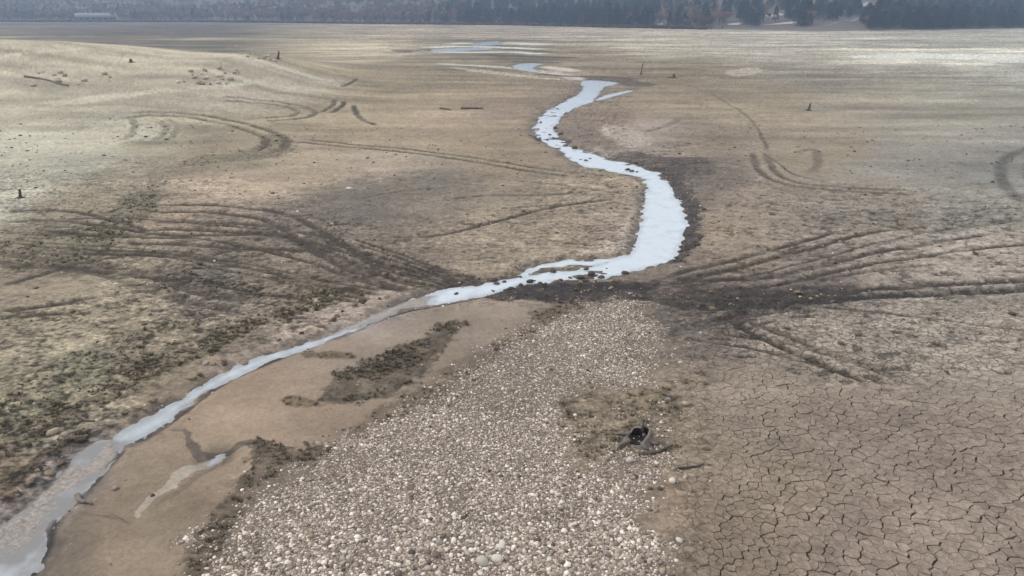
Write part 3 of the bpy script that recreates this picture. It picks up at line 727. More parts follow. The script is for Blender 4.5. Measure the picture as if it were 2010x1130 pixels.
# ------------------------------------------------------------------ dried mud plates (one mesh each for the nearest 300, the rest joined)
def cell_polys():
    sp_ = 0.21
    x0, x1, y0, y1 = 2.0, 16.0, 8.2, 20.5
    nx_, ny_ = int((x1 - x0) / sp_), int((y1 - y0) / sp_)
    j = rng.random((nx_, ny_, 2))
    xs_ = [x0]
    while xs_[-1] < x1: xs_.append(xs_[-1] + np.interp(xs_[-1], [2.6, 4.2, 7.5], [.13, .17, .25]))
    xs_ = np.array(xs_[:-1]); nx_ = len(xs_); dxs = np.gradient(xs_); j = rng.random((nx_, ny_, 2))
    lx = xs_[:, None] + (j[..., 0] - .5) * 1.0 * dxs[:, None]
    ly = y0 + (np.arange(ny_)[None, :] + (np.arange(nx_)[:, None] % 2) * .5 + j[..., 1] * .9) * sp_ * .92
    # coarse blocks: plates of one block stay close together, wide cracks run between blocks
    cs = 0.95; cg = rng.random((24, 24, 2)); CX = 1.0 + (np.arange(24)[:, None] + cg[..., 0]) * cs; CY = 7.5 + (np.arange(24)[None, :] + cg[..., 1]) * cs * .8
    wxx = lx + (fbm(lx.ravel(), ly.ravel(), .8, 3, 600).reshape(lx.shape) - .5) * .9; wyy = ly + (fbm(lx.ravel(), ly.ravel(), .8, 3, 610).reshape(lx.shape) - .5) * .9
    block = np.argmin((wxx[..., None] - CX.ravel()) ** 2 + (wyy[..., None] - CY.ravel()) ** 2, -1).ravel()
    cx, cy = lx.ravel(), ly.ravel()
    f = ground_fields(cx, cy)
    ok = (f['mc'] < -.02).reshape(nx_, ny_)
    u_, v_ = proj(lx, ly)
    ok &= (u_ < 2150) & (v_ < 1220)
    out = []
    ids = np.arange(nx_ * ny_).reshape(nx_, ny_)
    def gap(a, b):
        h = (min(a, b) * 73856093 ^ max(a, b) * 19349663) & 0xffff
        r = h / 65535.0
        if block[a] != block[b]: return .012 + .018 * r
        return (.002 if r < .35 else .007 if r < .75 else .013)
    for i in range(2, nx_ - 2):
        for k in range(2, ny_ - 2):
            if not ok[i, k]: continue
            c = np.array([lx[i, k], ly[i, k]])
            pl = [c + np.array(q) * .6 for q in ((-1, -1), (1, -1), (1, 1), (-1, 1))]
            edge = sst(-.9, -.1, f['mc'].reshape(nx_, ny_)[i, k])
            for a in range(-2, 3):
                for b in range(-2, 3):
                    if a == 0 and b == 0: continue
                    o = np.array([lx[i + a, k + b], ly[i + a, k + b]])
                    d = o - c; L = np.hypot(*d)
                    if L > 1.1: continue
                    nrm = d / L
                    off = L / 2 - gap(ids[i, k], ids[i + a, k + b]) * (1 - .5 * edge) / 2
                    new = []
                    for s in range(len(pl)):
                        p, q = pl[s], pl[(s + 1) % len(pl)]
                        dp = (p - c) @ nrm - off; dq = (q - c) @ nrm - off
                        if dp <= 0: new.append(p)
                        if dp * dq < 0: new.append(p + (q - p) * dp / (dp - dq))
                    pl = new
                    if len(pl) < 3: break
                if len(pl) < 3: break
            if len(pl) >= 3: out.append((c, np.array(pl)))
    return out
cells = cell_polys()
def plate_geo(c, pl):
    # subdivide long edges with a small shared wobble so the cracks wander
    q = []
    for a, b in zip(pl, np.roll(pl, -1, 0)):
        L = np.hypot(*(b - a)); q.append(a)
        if L > .09:
            m_ = (a + b) / 2
            k = max(1, 1)
            w = (vnoise(np.array([m_[0] * 13]), np.array([m_[1] * 13]), 3)[0] - .5) * .10 * min(1, L / .2)
            nrm = np.array([-(b - a)[1], (b - a)[0]]) / L
            if abs(nrm[0]) > abs(nrm[1]): nrm = nrm * np.sign(nrm[0])
            else: nrm = nrm * np.sign(nrm[1])
            q.append(m_ + nrm * w)
    q = np.array(q); n = len(q)
    r1 = c + (q - c) * .95; r2 = c + (q - c) * .55
    lift = random.uniform(-.006, .008); tx, ty = random.gauss(0, .018), random.gauss(0, .018)
    def zt(p, dz): return dz + lift + (p[:, 0] - c[0]) * tx + (p[:, 1] - c[1]) * ty
    xy = np.concatenate([q, q, r1, r2, c[None]])
    z = np.concatenate([np.full(n, -.075), zt(q, -.006), zt(r1, .004), zt(r2, .0), zt(c[None], -.002)])
    I = np.arange(n); J = (I + 1) % n
    quads_ = np.concatenate([np.stack([I + a * n, J + a * n, J + (a + 1) * n, I + (a + 1) * n], 1) for a in range(3)])
    tris_ = np.stack([I + 3 * n, J + 3 * n, np.full(n, 4 * n)], 1)
    return xy, z, quads_, tris_
geos = [plate_geo(c, pl) for c, pl in cells]
order = np.argsort([np.hypot(c[0], c[1]) for c, _ in cells])
inframe = []
for i in order:
    c = cells[i][0]; u_, v_ = proj(c[0], c[1])
    if -20 < u_ < 2040 and v_ < 1150: inframe.append(i)
singles = set(inframe[:300])
allxy = np.concatenate([g_[0] for g_ in geos]); cnt = [len(g_[0]) for g_ in geos]
pf = ground_fields(allxy[:, 0], allxy[:, 1])
ptone = np.repeat(rng.normal(1, .055, len(geos)), cnt)
psz = pf['z'] + pf['crk'] * .055
offs = np.concatenate([[0], np.cumsum(cnt)])
rest = dict(v=[], q=[], t=[], c=[], w=[]); base = 0
for i in range(len(geos)):
    xy, z, qd, td = geos[i]; s = slice(offs[i], offs[i + 1])
    zz_ = psz[s] + z; colr = pf['col'][s] * ptone[s][:, None]
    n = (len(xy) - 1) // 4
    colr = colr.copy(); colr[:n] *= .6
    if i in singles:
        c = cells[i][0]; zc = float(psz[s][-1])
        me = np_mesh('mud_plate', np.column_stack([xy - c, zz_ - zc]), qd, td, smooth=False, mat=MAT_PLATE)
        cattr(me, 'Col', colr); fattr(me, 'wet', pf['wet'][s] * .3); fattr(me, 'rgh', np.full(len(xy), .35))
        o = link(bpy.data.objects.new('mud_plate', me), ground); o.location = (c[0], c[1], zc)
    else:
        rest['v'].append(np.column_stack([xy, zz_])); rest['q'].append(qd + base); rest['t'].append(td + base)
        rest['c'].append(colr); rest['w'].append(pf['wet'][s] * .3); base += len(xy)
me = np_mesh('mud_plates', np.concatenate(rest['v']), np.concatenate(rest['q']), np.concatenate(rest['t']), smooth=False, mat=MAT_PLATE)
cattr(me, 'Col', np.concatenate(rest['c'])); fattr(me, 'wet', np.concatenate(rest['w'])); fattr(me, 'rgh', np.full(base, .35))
tag(link(bpy.data.objects.new('mud_plates', me), ground), kind='stuff')
print('plates', len(geos), 'single', len(singles))

# ------------------------------------------------------------------ shapes for scattering
def ico(sub):
    import bmesh
    bm = bmesh.new(); bmesh.ops.create_icosphere(bm, subdivisions=sub, radius=1)
    v = np.array([p.co[:] for p in bm.verts]); f = np.array([[q.index for q in p.verts] for p in bm.faces]); bm.free()
    return v, f
def stone_mesh(name, seed, sub, mat, flat=.62):
    r = np.random.default_rng(seed); v, f = ico(sub)
    ax = r.normal(size=(5, 3)); ax /= np.linalg.norm(ax, axis=1)[:, None]
    s = np.ones(len(v))
    for a in ax:
        d = v @ a; s -= .28 * np.clip(d - r.uniform(.35, .7), 0, 1)
    s += r.normal(0, .02, len(v))
    v = v * s[:, None] * np.array([1, r.uniform(.68, .92), r.uniform(flat - .12, flat + .12)])
    return np_mesh(name, v, tris=f, mat=mat)
def clod_mesh(name, seed, mat):
    r = np.random.default_rng(seed); v, f = ico(1)
    v = v * (1 + r.normal(0, .16, len(v)))[:, None] * np.array([1, .75, .5])
    return np_mesh(name, v, tris=f, smooth=False, mat=mat)
def tuft_mesh(name, seed, mat, blades=16, spread=.9, tall=1.0):
    r = np.random.default_rng(seed); V = []; T = []
    for i in range(blades):
        a = r.uniform(0, 6.28); rr = r.uniform(0, .45); bx, by = rr * math.cos(a), rr * math.sin(a)
        h = r.uniform(.4, 1) * tall; le = r.uniform(.2, spread); a2 = a + r.normal(0, .6)
        w = r.uniform(.05, .1); px_, py_ = -math.sin(a2) * w, math.cos(a2) * w
        mx_, my_ = bx + le * .4 * math.cos(a2), by + le * .4 * math.sin(a2)
        tx, ty = bx + le * math.cos(a2), by + le * math.sin(a2)
        k = len(V)
        V += [(bx - px_, by - py_, -.1), (bx + px_, by + py_, -.1), (mx_ + px_, my_ + py_, h * .7), (mx_ - px_, my_ - py_, h * .7), (tx, ty, h)]
        T += [(k, k + 1, k + 2), (k, k + 2, k + 3), (k + 3, k + 2, k + 4)]
    return np_mesh(name, V, tris=T, smooth=False, mat=mat)

def scatter(name, pts, rot, scl, idx_, meshes, cname, parent=None, label=None):
    col_ = bpy.data.collections.new(cname)
    for i, m_ in enumerate(meshes):
        col_.objects.link(bpy.data.objects.new('%s_%02d' % (cname, i), m_))
    me = bpy.data.meshes.new(name); me.vertices.add(len(pts)); me.vertices.foreach_set('co', np.asarray(pts, np.float32).ravel())
    for an, av in (('rot', rot), ('scl', scl)):
        a = me.attributes.new(an, 'FLOAT_VECTOR', 'POINT'); a.data.foreach_set('vector', np.asarray(av, np.float32).ravel())
    a = me.attributes.new('pick', 'INT', 'POINT'); a.data.foreach_set('value', np.asarray(idx_, np.int32))
    o = link(bpy.data.objects.new(name, me), parent); tag(o, kind='stuff', label=label)
    ng = bpy.data.node_groups.new(name, 'GeometryNodeTree')
    ng.interface.new_socket('Geometry', in_out='INPUT', socket_type='NodeSocketGeometry')
    ng.interface.new_socket('Geometry', in_out='OUTPUT', socket_type='NodeSocketGeometry')
    N, L = ng.nodes, ng.links
    gi, go = N.new('NodeGroupInput'), N.new('NodeGroupOutput')
    ip = N.new('GeometryNodeInstanceOnPoints'); ci = N.new('GeometryNodeCollectionInfo')
    ci.inputs['Collection'].default_value = col_; ci.inputs['Separate Children'].default_value = True; ci.inputs['Reset Children'].default_value = True
    def na(nm, ty):
        q = N.new('GeometryNodeInputNamedAttribute'); q.data_type = ty; q.inputs['Name'].default_value = nm
        return q.outputs['Attribute']
    e2r = N.new('FunctionNodeEulerToRotation')
    L.new(gi.outputs[0], ip.inputs['Points']); L.new(ci.outputs[0], ip.inputs['Instance']); ip.inputs['Pick Instance'].default_value = True
    L.new(na('pick', 'INT'), ip.inputs['Instance Index']); L.new(na('rot', 'FLOAT_VECTOR'), e2r.inputs[0]); L.new(e2r.outputs[0], ip.inputs['Rotation'])
    L.new(na('scl', 'FLOAT_VECTOR'), ip.inputs['Scale']); L.new(ip.outputs[0], go.inputs[0])
    md = o.modifiers.new('scatter', 'NODES'); md.node_group = ng
    return o

def sample_region(n, box, dens):
    """random ground points in a box kept with probability dens(fields)"""
    x = rng.uniform(box[0], box[1], n); y = rng.uniform(box[2], box[3], n)
    f = ground_fields(x, y)
    k = rng.random(n) < dens(f, x, y)
    return x[k], y[k], {a: b[k] for a, b in f.items()}

STONE_COLS = [(200,190,178),(160,150,138),(206,198,188),(148,138,126),(134,124,113),(166,154,142),(120,110,100),(186,176,164),(154,144,132),(106,97,88),(172,163,152),(148,135,122),(138,128,118),(126,117,107),(216,209,199),(112,103,94),(96,87,78),(142,130,116)]
MAT_PEB = ramp_mat('pebble_stone', [(min(250, int(a * 1.09)), int(b * 1.065), int(c * 1.045)) for a, b, c in STONE_COLS], rough=.8, bump=.2, scale=3, grain=.1)
MAT_CLOD = ramp_mat('dried_clod', [(120,106,88),(98,86,72),(140,124,104),(84,74,62),(110,98,82)], rough=.95, scale=4, spec=.15)
MAT_TUFT = ramp_mat('withered_plants', [(114,102,84),(98,87,70),(130,117,96),(104,97,78),(88,78,65),(118,108,88),(94,89,72)], rough=.9, scale=3, bump=0, spec=.1)

# pebbles of the gravel bar
x, y, f = sample_region(640000, (-8.0, 6.5, 8.5, 31.0), lambda f, x, y: np.clip(sst(.15, .85, f['grv'] + .5 * (fbm(x, y, 1.1, 3, 300) - .45)) * (.48 + .66 * sst(.36, .54, fbm(x, y, 1.5, 4, 310, .65))) * np.clip(15 / np.hypot(x, y) , .35, 1.0) * (1 - .75 * sst(.3, .6, f['clod'])), 0, 1))
n = len(x); print('pebbles', n); big_ = 1 + .6 * sst(13.5, 9.5, np.hypot(x, y))
s = np.clip(rng.lognormal(math.log(.0152), .5, n), .006, .055) * (1 + .006 * np.hypot(x, y)) * big_
rot = np.column_stack([rng.normal(0, .25, n), rng.normal(0, .25, n), rng.uniform(0, 6.28, n)])
scatter('gravel', np.column_stack([x, y, f['z'] - s * rng.uniform(-.2, .3, n)]), rot, np.repeat(s[:, None], 3, 1), rng.integers(0, 8, n),
        [stone_mesh('pebble', 100 + i, 1, MAT_PEB, .5) for i in range(8)], 'pebble')
# scattered pebbles round about (margins, banks)
x, y, f = sample_region(26000, (-30, 16, 8.0, 48.0), lambda f, x, y: np.clip(.05 + .5 * sst(1.2, .1, f['g']) * (f['grv'] < .5) + .25 * sst(1.0, .1, np.abs(f['dw'])) , 0, 1) * (f['crk'] < .3) * (f['dw'] > .02) * (1 - .8 * f['bare']) )
n = len(x); print('loose', n)
s = np.clip(rng.lognormal(math.log(.024), .42, n), .01, .08) * (1 + .012 * np.hypot(x, y))
rot = np.column_stack([rng.normal(0, .25, n), rng.normal(0, .25, n), rng.uniform(0, 6.28, n)])
scatter('loose_gravel', np.column_stack([x, y, f['z'] + s * .15]), rot, np.repeat(s[:, None], 3, 1), rng.integers(0, 8, n),
        [stone_mesh('pebble', 120 + i, 1, MAT_PEB) for i in range(8)], 'loose_pebble')
# clods on churned ground
x, y, f = sample_region(110000, (-48, 48, 8.0, 62.0), lambda f, x, y: np.clip((f['clod'] - .2) * 1.1 + .25 * f['rut'] + .05 * sst(1300, 1450, f['u']) * sst(380, 450, f['v']) + .035 + .05 * f['bare'], 0, .9) * (f['dw'] > .05) * (f['crk'] < .2) * (1 - .85 * f['grv'])  * np.clip(np.hypot(x, y) / 22, .25, 1) * .55)
n = len(x); print('clods', n)
s = np.clip(rng.lognormal(math.log(.035), .45, n), .012, .13) * (1 + .01 * np.hypot(x, y))
rot = np.column_stack([rng.normal(0, .2, n), rng.normal(0, .2, n), rng.uniform(0, 6.28, n)])
scatter('mud_clods', np.column_stack([x, y, f['z'] + s * .1]), rot, np.repeat(s[:, None], 3, 1), rng.integers(0, 6, n),
        [clod_mesh('clod', 200 + i, MAT_CLOD) for i in range(6)], 'clod')
# withered low plants
x, y, f = sample_region(210000, (-26, 8, 8.0, 40.0), lambda f, x, y: np.clip((f['clod'] - .35) * 2.2, 0, 1) * sst(.36, .52, fbm(x, y, .8, 3, 320)) * (f['dw'] > .1) * (f['crk'] < .1) * (f['grv'] < .7) * (f['rut'] < .4) * .8)
n = len(x); print('tufts', n)
s = np.clip(rng.lognormal(math.log(.05), .4, n), .02, .14) * (1 + .01 * np.hypot(x, y))
rot = np.column_stack([rng.normal(0, .1, n), rng.normal(0, .1, n), rng.uniform(0, 6.28, n)])
sc = np.column_stack([s, s, s * rng.uniform(.45, 1.0, n)])
scatter('withered_undergrowth', np.column_stack([x, y, f['z']]), rot, sc, rng.integers(0, 6, n),
        [tuft_mesh('tuft', 300 + i, MAT_TUFT) for i in range(6)], 'tuft')

# ------------------------------------------------------------------ larger stones, each a thing
SHAPES = [stone_mesh('stone_shape', 400 + i, 2, None, .6) for i in range(7)]
def rock_mat(name, c):
    return ramp_mat(name, [c, tuple(int(q * .93) for q in c), tuple(min(250, int(q * 1.05)) for q in c)], rough=.75, scale=3.5, bump=.35, grain=.14)
SM = {'white': rock_mat('white_stone', (194,185,172)), 'grey': rock_mat('grey_stone', (142,134,126)), 'tan': rock_mat('tan_stone', (168,150,130)), 'dark': rock_mat('dark_stone', (84,74,66))}
SMESH = {}
LUMP = [clod_mesh('lump_shape', 900 + i, MAT_CLOD) for i in range(5)]
for k, m_ in SM.items():
    for i, b0 in enumerate(SHAPES):
        q = b0.copy(); q.name = 'cobble_shape'; q.materials.clear(); q.materials.append(m_); SMESH[k, i] = q
def place_stone(name, x, y, z, s, kind, label, cat, group=None, sq=1.0):
    o = bpy.data.objects.new(name, LUMP[random.randrange(5)] if name == 'mud_lump' else SMESH[kind, random.randrange(7)])
    o.location = (x, y, z + s * .22); o.rotation_euler = (random.gauss(0, .15), random.gauss(0, .15), random.uniform(0, 6.28)); o.scale = (s, s, s * sq)
    link(o); tag(o, label, cat, group); return o
TONE = {'white': 'whitish', 'grey': 'plain grey', 'tan': 'sandy tan', 'dark': 'dark brown'}
ZONES = [
 ('beside the cracked mud at the lower edge of the gravel bar', [(1040,1060),(1290,1060),(1310,1125),(1060,1125)], 40, (.035, .075)),
 ('in the middle of the lower edge of the gravel bar', [(720,1050),(1035,1050),(1050,1125),(720,1125)], 34, (.035, .08)),
 ('on the dark silty corner of the gravel bar', [(430,1040),(700,1040),(700,1125),(400,1125)], 24, (.035, .07)),
 ('in the pebble cluster just below the driftwood stick', [(1200,900),(1330,890),(1350,940),(1300,975),(1220,960)], 34, (.035, .07)),
 ('on the open middle of the gravel bar', [(700,930),(1150,920),(1180,1030),(720,1030)], 40, (.035, .06)),
 ('on the upper gravel bar near the ford', [(1100,640),(1280,620),(1290,720),(1050,740)], 30, (.04, .06)),
 ('among the withered plants around the stump', [(1130,780),(1320,780),(1330,850),(1150,880)], 20, (.03, .06)),
 ('along the left margin of the gravel bar', [(780,800),(960,700),(1000,720),(850,830)], 22, (.035, .06)),
]
def in_quad(n, q):
    q = np.array(q, float); out = []
    lo, hi = q.min(0), q.max(0)
    while len(out) < n:
        p = np.array([random.uniform(lo[0], hi[0]), random.uniform(lo[1], hi[1])]); ins = False
        for a, b in zip(q, np.roll(q, -1, 0)):
            if (a[1] > p[1]) != (b[1] > p[1]) and p[0] < (b[0] - a[0]) * (p[1] - a[1]) / (b[1] - a[1]) + a[0]: ins = not ins
        if ins: out.append(p)
    return np.array(out)
for where, quad, n, (s0, s1) in ZONES:
    pp = P(in_quad(n, quad)); hz = height(pp[:, 0], pp[:, 1])
    for (x_, y_), z_ in zip(pp, hz):
        k = random.choices(['white', 'grey', 'tan', 'dark'], [2, 4, 4, 2])[0]
        place_stone('cobble', x_, y_, z_, random.uniform(s0, s1), k, '%s rounded cobble %s' % (TONE[k], where), 'stone', '%s cobbles %s' % (TONE[k], where))
for (u_, v_), s, k, lab in [
    ((977,1099), .13, 'white', 'large white rounded stone at the bottom of the gravel, right of a close pair'),
    ((945,1104), .14, 'white', 'large white blocky stone at the bottom of the gravel, left of a close pair'),
    ((982,1074), .09, 'white', 'flat white stone just above the close pair of large white stones'),
    ((104,850), .17, 'tan', 'big pale cream boulder on the left bank where the brook widens'),
    ((128,855), .10, 'tan', 'low cream stone touching the big pale boulder on the left bank'),
    ((1236,905), .10, 'white', 'white stone at the top of the cobbles under the driftwood stick'),
    ((1320,946), .09, 'white', 'pale stone beside the thin stick on the cracked mud'),
    ((1333,1062), .08, 'white', 'single white stone on bare mud right of the gravel bar'),
    ((626,873), .11, 'tan', 'light tan stone on the dark plant patch above the gravel'),
    ((1310,786), .10, 'grey', 'grey stone on the damp mud up and right of the stump'),
    ((1345,793), .10, 'tan', 'sandy stone on the damp mud farthest right of the stump'),
    ((686,372), .22, 'white', 'white stone at the upper edge of the grey churned silt'),
    ((1228,532), .16, 'dark', 'dark stone standing in the lower end of the bright pool'),
    ((895,571), .13, 'dark', 'dark stone sticking out of the narrow water below the ford'),
    ((712,593), .16, 'dark', 'blackish lump on the left edge of the shallow reach'),
    ((404,715), .12, 'grey', 'grey stone among pebbles on the left bank of the narrow brook'),
    ((300,972), .05, 'dark', 'small dark stone beside the pale dry runnel'),
]:
    p = P([(u_, v_)])[0]; z_ = float(height(p[0], p[1])[0])
    place_stone('boulder' if s > .16 else 'stone', p[0], p[1], max(z_, WZ - .05), s, k, lab, 'stone')
# dark lumps of mud and stones in the riffle and along the banks
rp = [(1110,283),(1128,288),(1062,238),(1080,262),(1100,262),(1090,250),(1075,272),(1140,310),(1150,312),(1158,308),(1240,333),(1250,334),(1232,330),
      (1180,540),(1160,536),(1140,541),(1120,540),(1100,548),(1060,553),(1040,549),(1022,556),(1002,563),(975,552),(968,546),(990,548),(1085,528),(1150,523),(1190,522)]
pp = P(rp); hz = height(pp[:, 0], pp[:, 1])
for i, ((x_, y_), z_) in enumerate(zip(pp, hz)):
    up = i < 13
    s = random.uniform(.12, .26) if up else random.uniform(.09, .17)
    place_stone('stone', x_, y_, max(z_, WZ - .06), s, 'dark', 'dark wet stone breaking the water of the upper riffle' if up else 'dark wet stone in the braided water of the ford',
                'stone', 'dark stones in the upper riffle' if up else 'dark stones in the ford')
bp_ = [(695,601),(672,612),(712,596),(745,588),(760,583),(480,707),(440,712),(418,716),(392,735),(378,742),(300,785),(270,800),(245,812),(160,860),(120,905),(95,925),(60,945),(30,968),(548,668),(592,655),(630,642),(655,630),(820,562),(840,560)]
pp = P(bp_); hz = height(pp[:, 0], pp[:, 1])
for li, ((x_, y_), z_) in enumerate(zip(pp, hz)):
    k = 'dark'; uu_ = bp_[li][0]; rch = 'where the brook widens' if uu_ < 220 else 'beside the narrow straight brook' if uu_ < 500 else 'beside the shallow pinkish reach'
    place_stone('mud_lump', x_, y_, max(z_, WZ - .04), random.uniform(.08, .15), k, 'dark brown lump of earth on the left bank ' + rch,
                'mud lump', 'dark lumps on the left bank ' + rch)

# ------------------------------------------------------------------ driftwood and stump
MAT_WOOD = ramp_mat('weathered_wood', [(92,82,72),(80,70,60),(104,94,84)], rough=.85, scale=8, bump=.5, grain=.3)
MAT_WOODG = ramp_mat('grey_weathered_wood', [(116,106,98),(106,99,94)], rough=.85, scale=8, bump=.5, grain=.3)
MAT_DARK = ramp_mat('dark_fill', [(38,34,30),(44,38,34)], rough=.95, scale=8, bump=.5, grain=.3)  # near-black tone for the stump's inside and the building's windows
def tube(path, rad, sides=7, seed=0, name='wood', mat=None, smooth=True, join=None):
    r = np.random.default_rng(seed); path = np.asarray(path, float); V = []; Q = []; T = []
    tg = np.gradient(path, axis=0); tg /= np.linalg.norm(tg, axis=1)[:, None] + 1e-9
    for i, (p, t, rr) in enumerate(zip(path, tg, rad)):
        a = np.cross(t, [0.2, .1, 1.0]); a /= np.linalg.norm(a) + 1e-9; b = np.cross(t, a)
        for k in range(sides):
            an = 2 * math.pi * k / sides; q = rr * (1 + r.normal(0, .10))
            V.append(p + a * q * math.cos(an) + b * q * math.sin(an))
    n = len(path)
    for i in range(n - 1):
        for k in range(sides):
            Q.append((i * sides + k, i * sides + (k + 1) % sides, (i + 1) * sides + (k + 1) % sides, (i + 1) * sides + k))
    V.append(path[0]); V.append(path[-1])
    for k in range(sides):
        T.append((n * sides, (k + 1) % sides, k)); T.append((n * sides + 1, (n - 1) * sides + k, (n - 1) * sides + (k + 1) % sides))
    if join is not None:
        o = len(join[0]); join[0].extend(V); join[1].extend([tuple(i + o for i in q) for q in Q]); join[2].extend([tuple(i + o for i in q) for q in T]); return
    return np_mesh(name, V, Q, T, smooth=smooth, mat=mat)
def stick(uv0, uv1, rad, label, name='driftwood_stick', twig=True, mat=MAT_WOOD, lift=.5):
    a, b = P([uv0, uv1]); L = np.hypot(*(b - a)); n = 9
    root = bpy.data.objects.new(name, None); link(root); tag(root, label, 'driftwood')
    za = float(height(a[0], a[1])[0]); root.location = (a[0], a[1], za)
    ts = np.linspace(0, 1, n); pts = []
    xs = a[0] + (b[0] - a[0]) * ts; ys = a[1] + (b[1] - a[1]) * ts; hz_ = height(xs, ys)
    for i, t in enumerate(ts):
        w = .05 * L * math.sin(t * 5 + rad * 50)
        pts.append((xs[i] - a[0] - (b[1] - a[1]) / L * w, ys[i] - a[1] + (b[0] - a[0]) / L * w, hz_[i] - za + rad * lift + .012))
    rr = rad * (1.1 - .65 * ts)
    link(bpy.data.objects.new('branch', tube(pts, rr, 7, int(uv0[0]), 'branch', mat)), root)
    if twig:
        for k, t in ((3, .3), (6, -.35)):
            p = np.array(pts[k]); d = np.array([math.cos(t * 6), math.sin(t * 6), .35]) * L * .16
            link(bpy.data.objects.new('twig', tube([p, p + d * .5, p + d + np.array([0, 0, .02])], [rad * .45, rad * .3, rad * .12], 5, k, 'twig', mat)), root)
    return root
stick((1256,896), (1322,878), .045, 'stout dark driftwood stick lying just below the stump')
stick((1332,922), (1382,913), .03, 'thin dark stick lying on the cracked mud at the gravel edge')
stick((905,214), (948,213), .13, 'dark driftwood log lying alone on the plain left of the upper brook', name='driftwood_log')
stick((148,966), (178,993), .05, 'short dark stick at the brink of the widening brook', mat=MAT_WOODG)
stick((155,822), (186,829), .035, 'short dark stick on the sandy strip of the left bank')
stick((865,213), (885,216), .09, 'small dark log just left of the lone driftwood log', name='driftwood_log', twig=False)
stick((50,152), (140,170), .12, 'long pale half-buried log on the left mound', name='driftwood_log', twig=False, mat=MAT_WOODG)

def stump(u_, v_, hgt, rad, label, lean=(.1, 0), roots=5, name='tree_stump', mat=MAT_WOOD, snag=0):
    p = P([(u_, v_)])[0]; z0 = float(height(p[0], p[1])[0])
    root = bpy.data.objects.new(name, None); link(root); root.location = (p[0], p[1], z0); tag(root, label, 'stump')
    ts = np.linspace(0, 1, 8)
    path = [(lean[0] * t * hgt, lean[1] * t * hgt, -0.04 + hgt * t) for t in ts]
    rr = rad * (1 + 1.1 * np.exp(-ts * 5)) * (1 - .25 * ts)
    link(bpy.data.objects.new('stem', tube(path, rr, 11, int(u_), 'stem', mat)), root)
    for k in range(roots):
        a = k * 6.28 / roots + random.uniform(-.4, .4); L = rad * random.uniform(3, 5)
        pts = [(0, 0, hgt * .18), (math.cos(a) * L * .4, math.sin(a) * L * .4, hgt * .10), (math.cos(a + .2) * L, math.sin(a + .2) * L, -.02)]
        link(bpy.data.objects.new('root', tube(pts, [rad * .55, rad * .38, rad * .12], 6, k, 'root', mat)), root)
    for k in range(snag):
        a = random.uniform(0, 6.28)
        t0 = np.array(path[5 if hgt < 1 else 4]); d = np.array([math.cos(a) * .35, math.sin(a) * .35, .6]) * hgt
        link(bpy.data.objects.new('broken_branch', tube([t0, t0 + d * .5, t0 + d], [rad * .4, rad * .25, rad * .1], 5, k + 9, 'broken_branch', mat)), root)
    return root
# the hollow stump in the foreground: a leaning grey slab of root over a dark hollow
p0 = P([(1250,868)])[0]; z0 = float(height(p0[0], p0[1])[0])
st_ = bpy.data.objects.new('tree_stump', None); link(st_); st_.location = (p0[0], p0[1], z0)
tag(st_, 'hollow grey tree stump with a dark cavity and broken spike on the gravel bar', 'stump')
V, Q, T = [], [], []
NS, NL = 18, 7
for j in range(NL):
    t = j / (NL - 1)
    for k in range(NS):
        a = 2 * math.pi * k / NS
        open_ = max(0, math.cos(a - math.radians(232)))            # low side faces left and the camera
        hgt = .37 * (.20 + .80 * (.5 + .5 * math.cos(a - math.radians(28))) ** 1.5) * (1 + .10 * math.sin(a * 5) + .10 * math.sin(a * 11 + 1))
        r = (.30 - .05 * t + .10 * (1 - t) ** 3) * (1 + .10 * math.sin(a * 4 + 1) + .05 * math.sin(a * 9))
        V.append((r * math.cos(a) * 1.15, r * math.sin(a), -.05 + hgt * t))
for j in range(NL):
    t = 1 - j / (NL - 1)
    for k in range(NS):
        a = 2 * math.pi * k / NS
        open_ = max(0, math.cos(a - math.radians(232)))
        hgt = .37 * (.20 + .80 * (.5 + .5 * math.cos(a - math.radians(28))) ** 1.5) * (1 + .10 * math.sin(a * 5) + .10 * math.sin(a * 11 + 1))
        r = ((.30 - .05 * t) * (1 + .10 * math.sin(a * 4 + 1))) - .05
        V.append((r * math.cos(a) * 1.15, r * math.sin(a), -.05 + (hgt - .01) * t))
for j in range(2 * NL - 1):
    for k in range(NS):
        Q.append((j * NS + k, j * NS + (k + 1) % NS, (j + 1) * NS + (k + 1) % NS, (j + 1) * NS + k))
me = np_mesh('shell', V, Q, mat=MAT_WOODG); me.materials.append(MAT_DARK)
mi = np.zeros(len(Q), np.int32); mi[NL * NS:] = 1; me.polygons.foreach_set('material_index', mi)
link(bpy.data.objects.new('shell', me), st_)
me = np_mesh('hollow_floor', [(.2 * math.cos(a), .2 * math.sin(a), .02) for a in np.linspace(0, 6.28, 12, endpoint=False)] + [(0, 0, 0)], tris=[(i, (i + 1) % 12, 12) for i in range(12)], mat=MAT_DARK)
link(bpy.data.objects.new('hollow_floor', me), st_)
link(bpy.data.objects.new('spike', tube([(.14, .12, .2), (.13, .14, .38), (.09, .16, .55)], [.045, .03, .01], 6, 3, 'spike', MAT_WOOD)), st_)
for a, L in ((-.4, .55), (-1.2, .45), (2.4, .6), (3.6, .7), (.6, .5)):
    link(bpy.data.objects.new('root', tube([(math.cos(a) * .2, math.sin(a) * .2, .10), (math.cos(a) * L * .7, math.sin(a) * L * .7, .05), (math.cos(a + .2) * L, math.sin(a + .2) * L, -.02)],
                                           [.055, .04, .015], 7, int(L * 100), 'root', MAT_WOODG)), st_)
stump(1587, 217, .7, .11, 'dark broken stump standing alone on the right-hand plain', lean=(.12, 0), snag=1)
stump(40, 388, .5, .07, 'small dark stump at the left edge of the pale silt', lean=(.15, 0), snag=1)
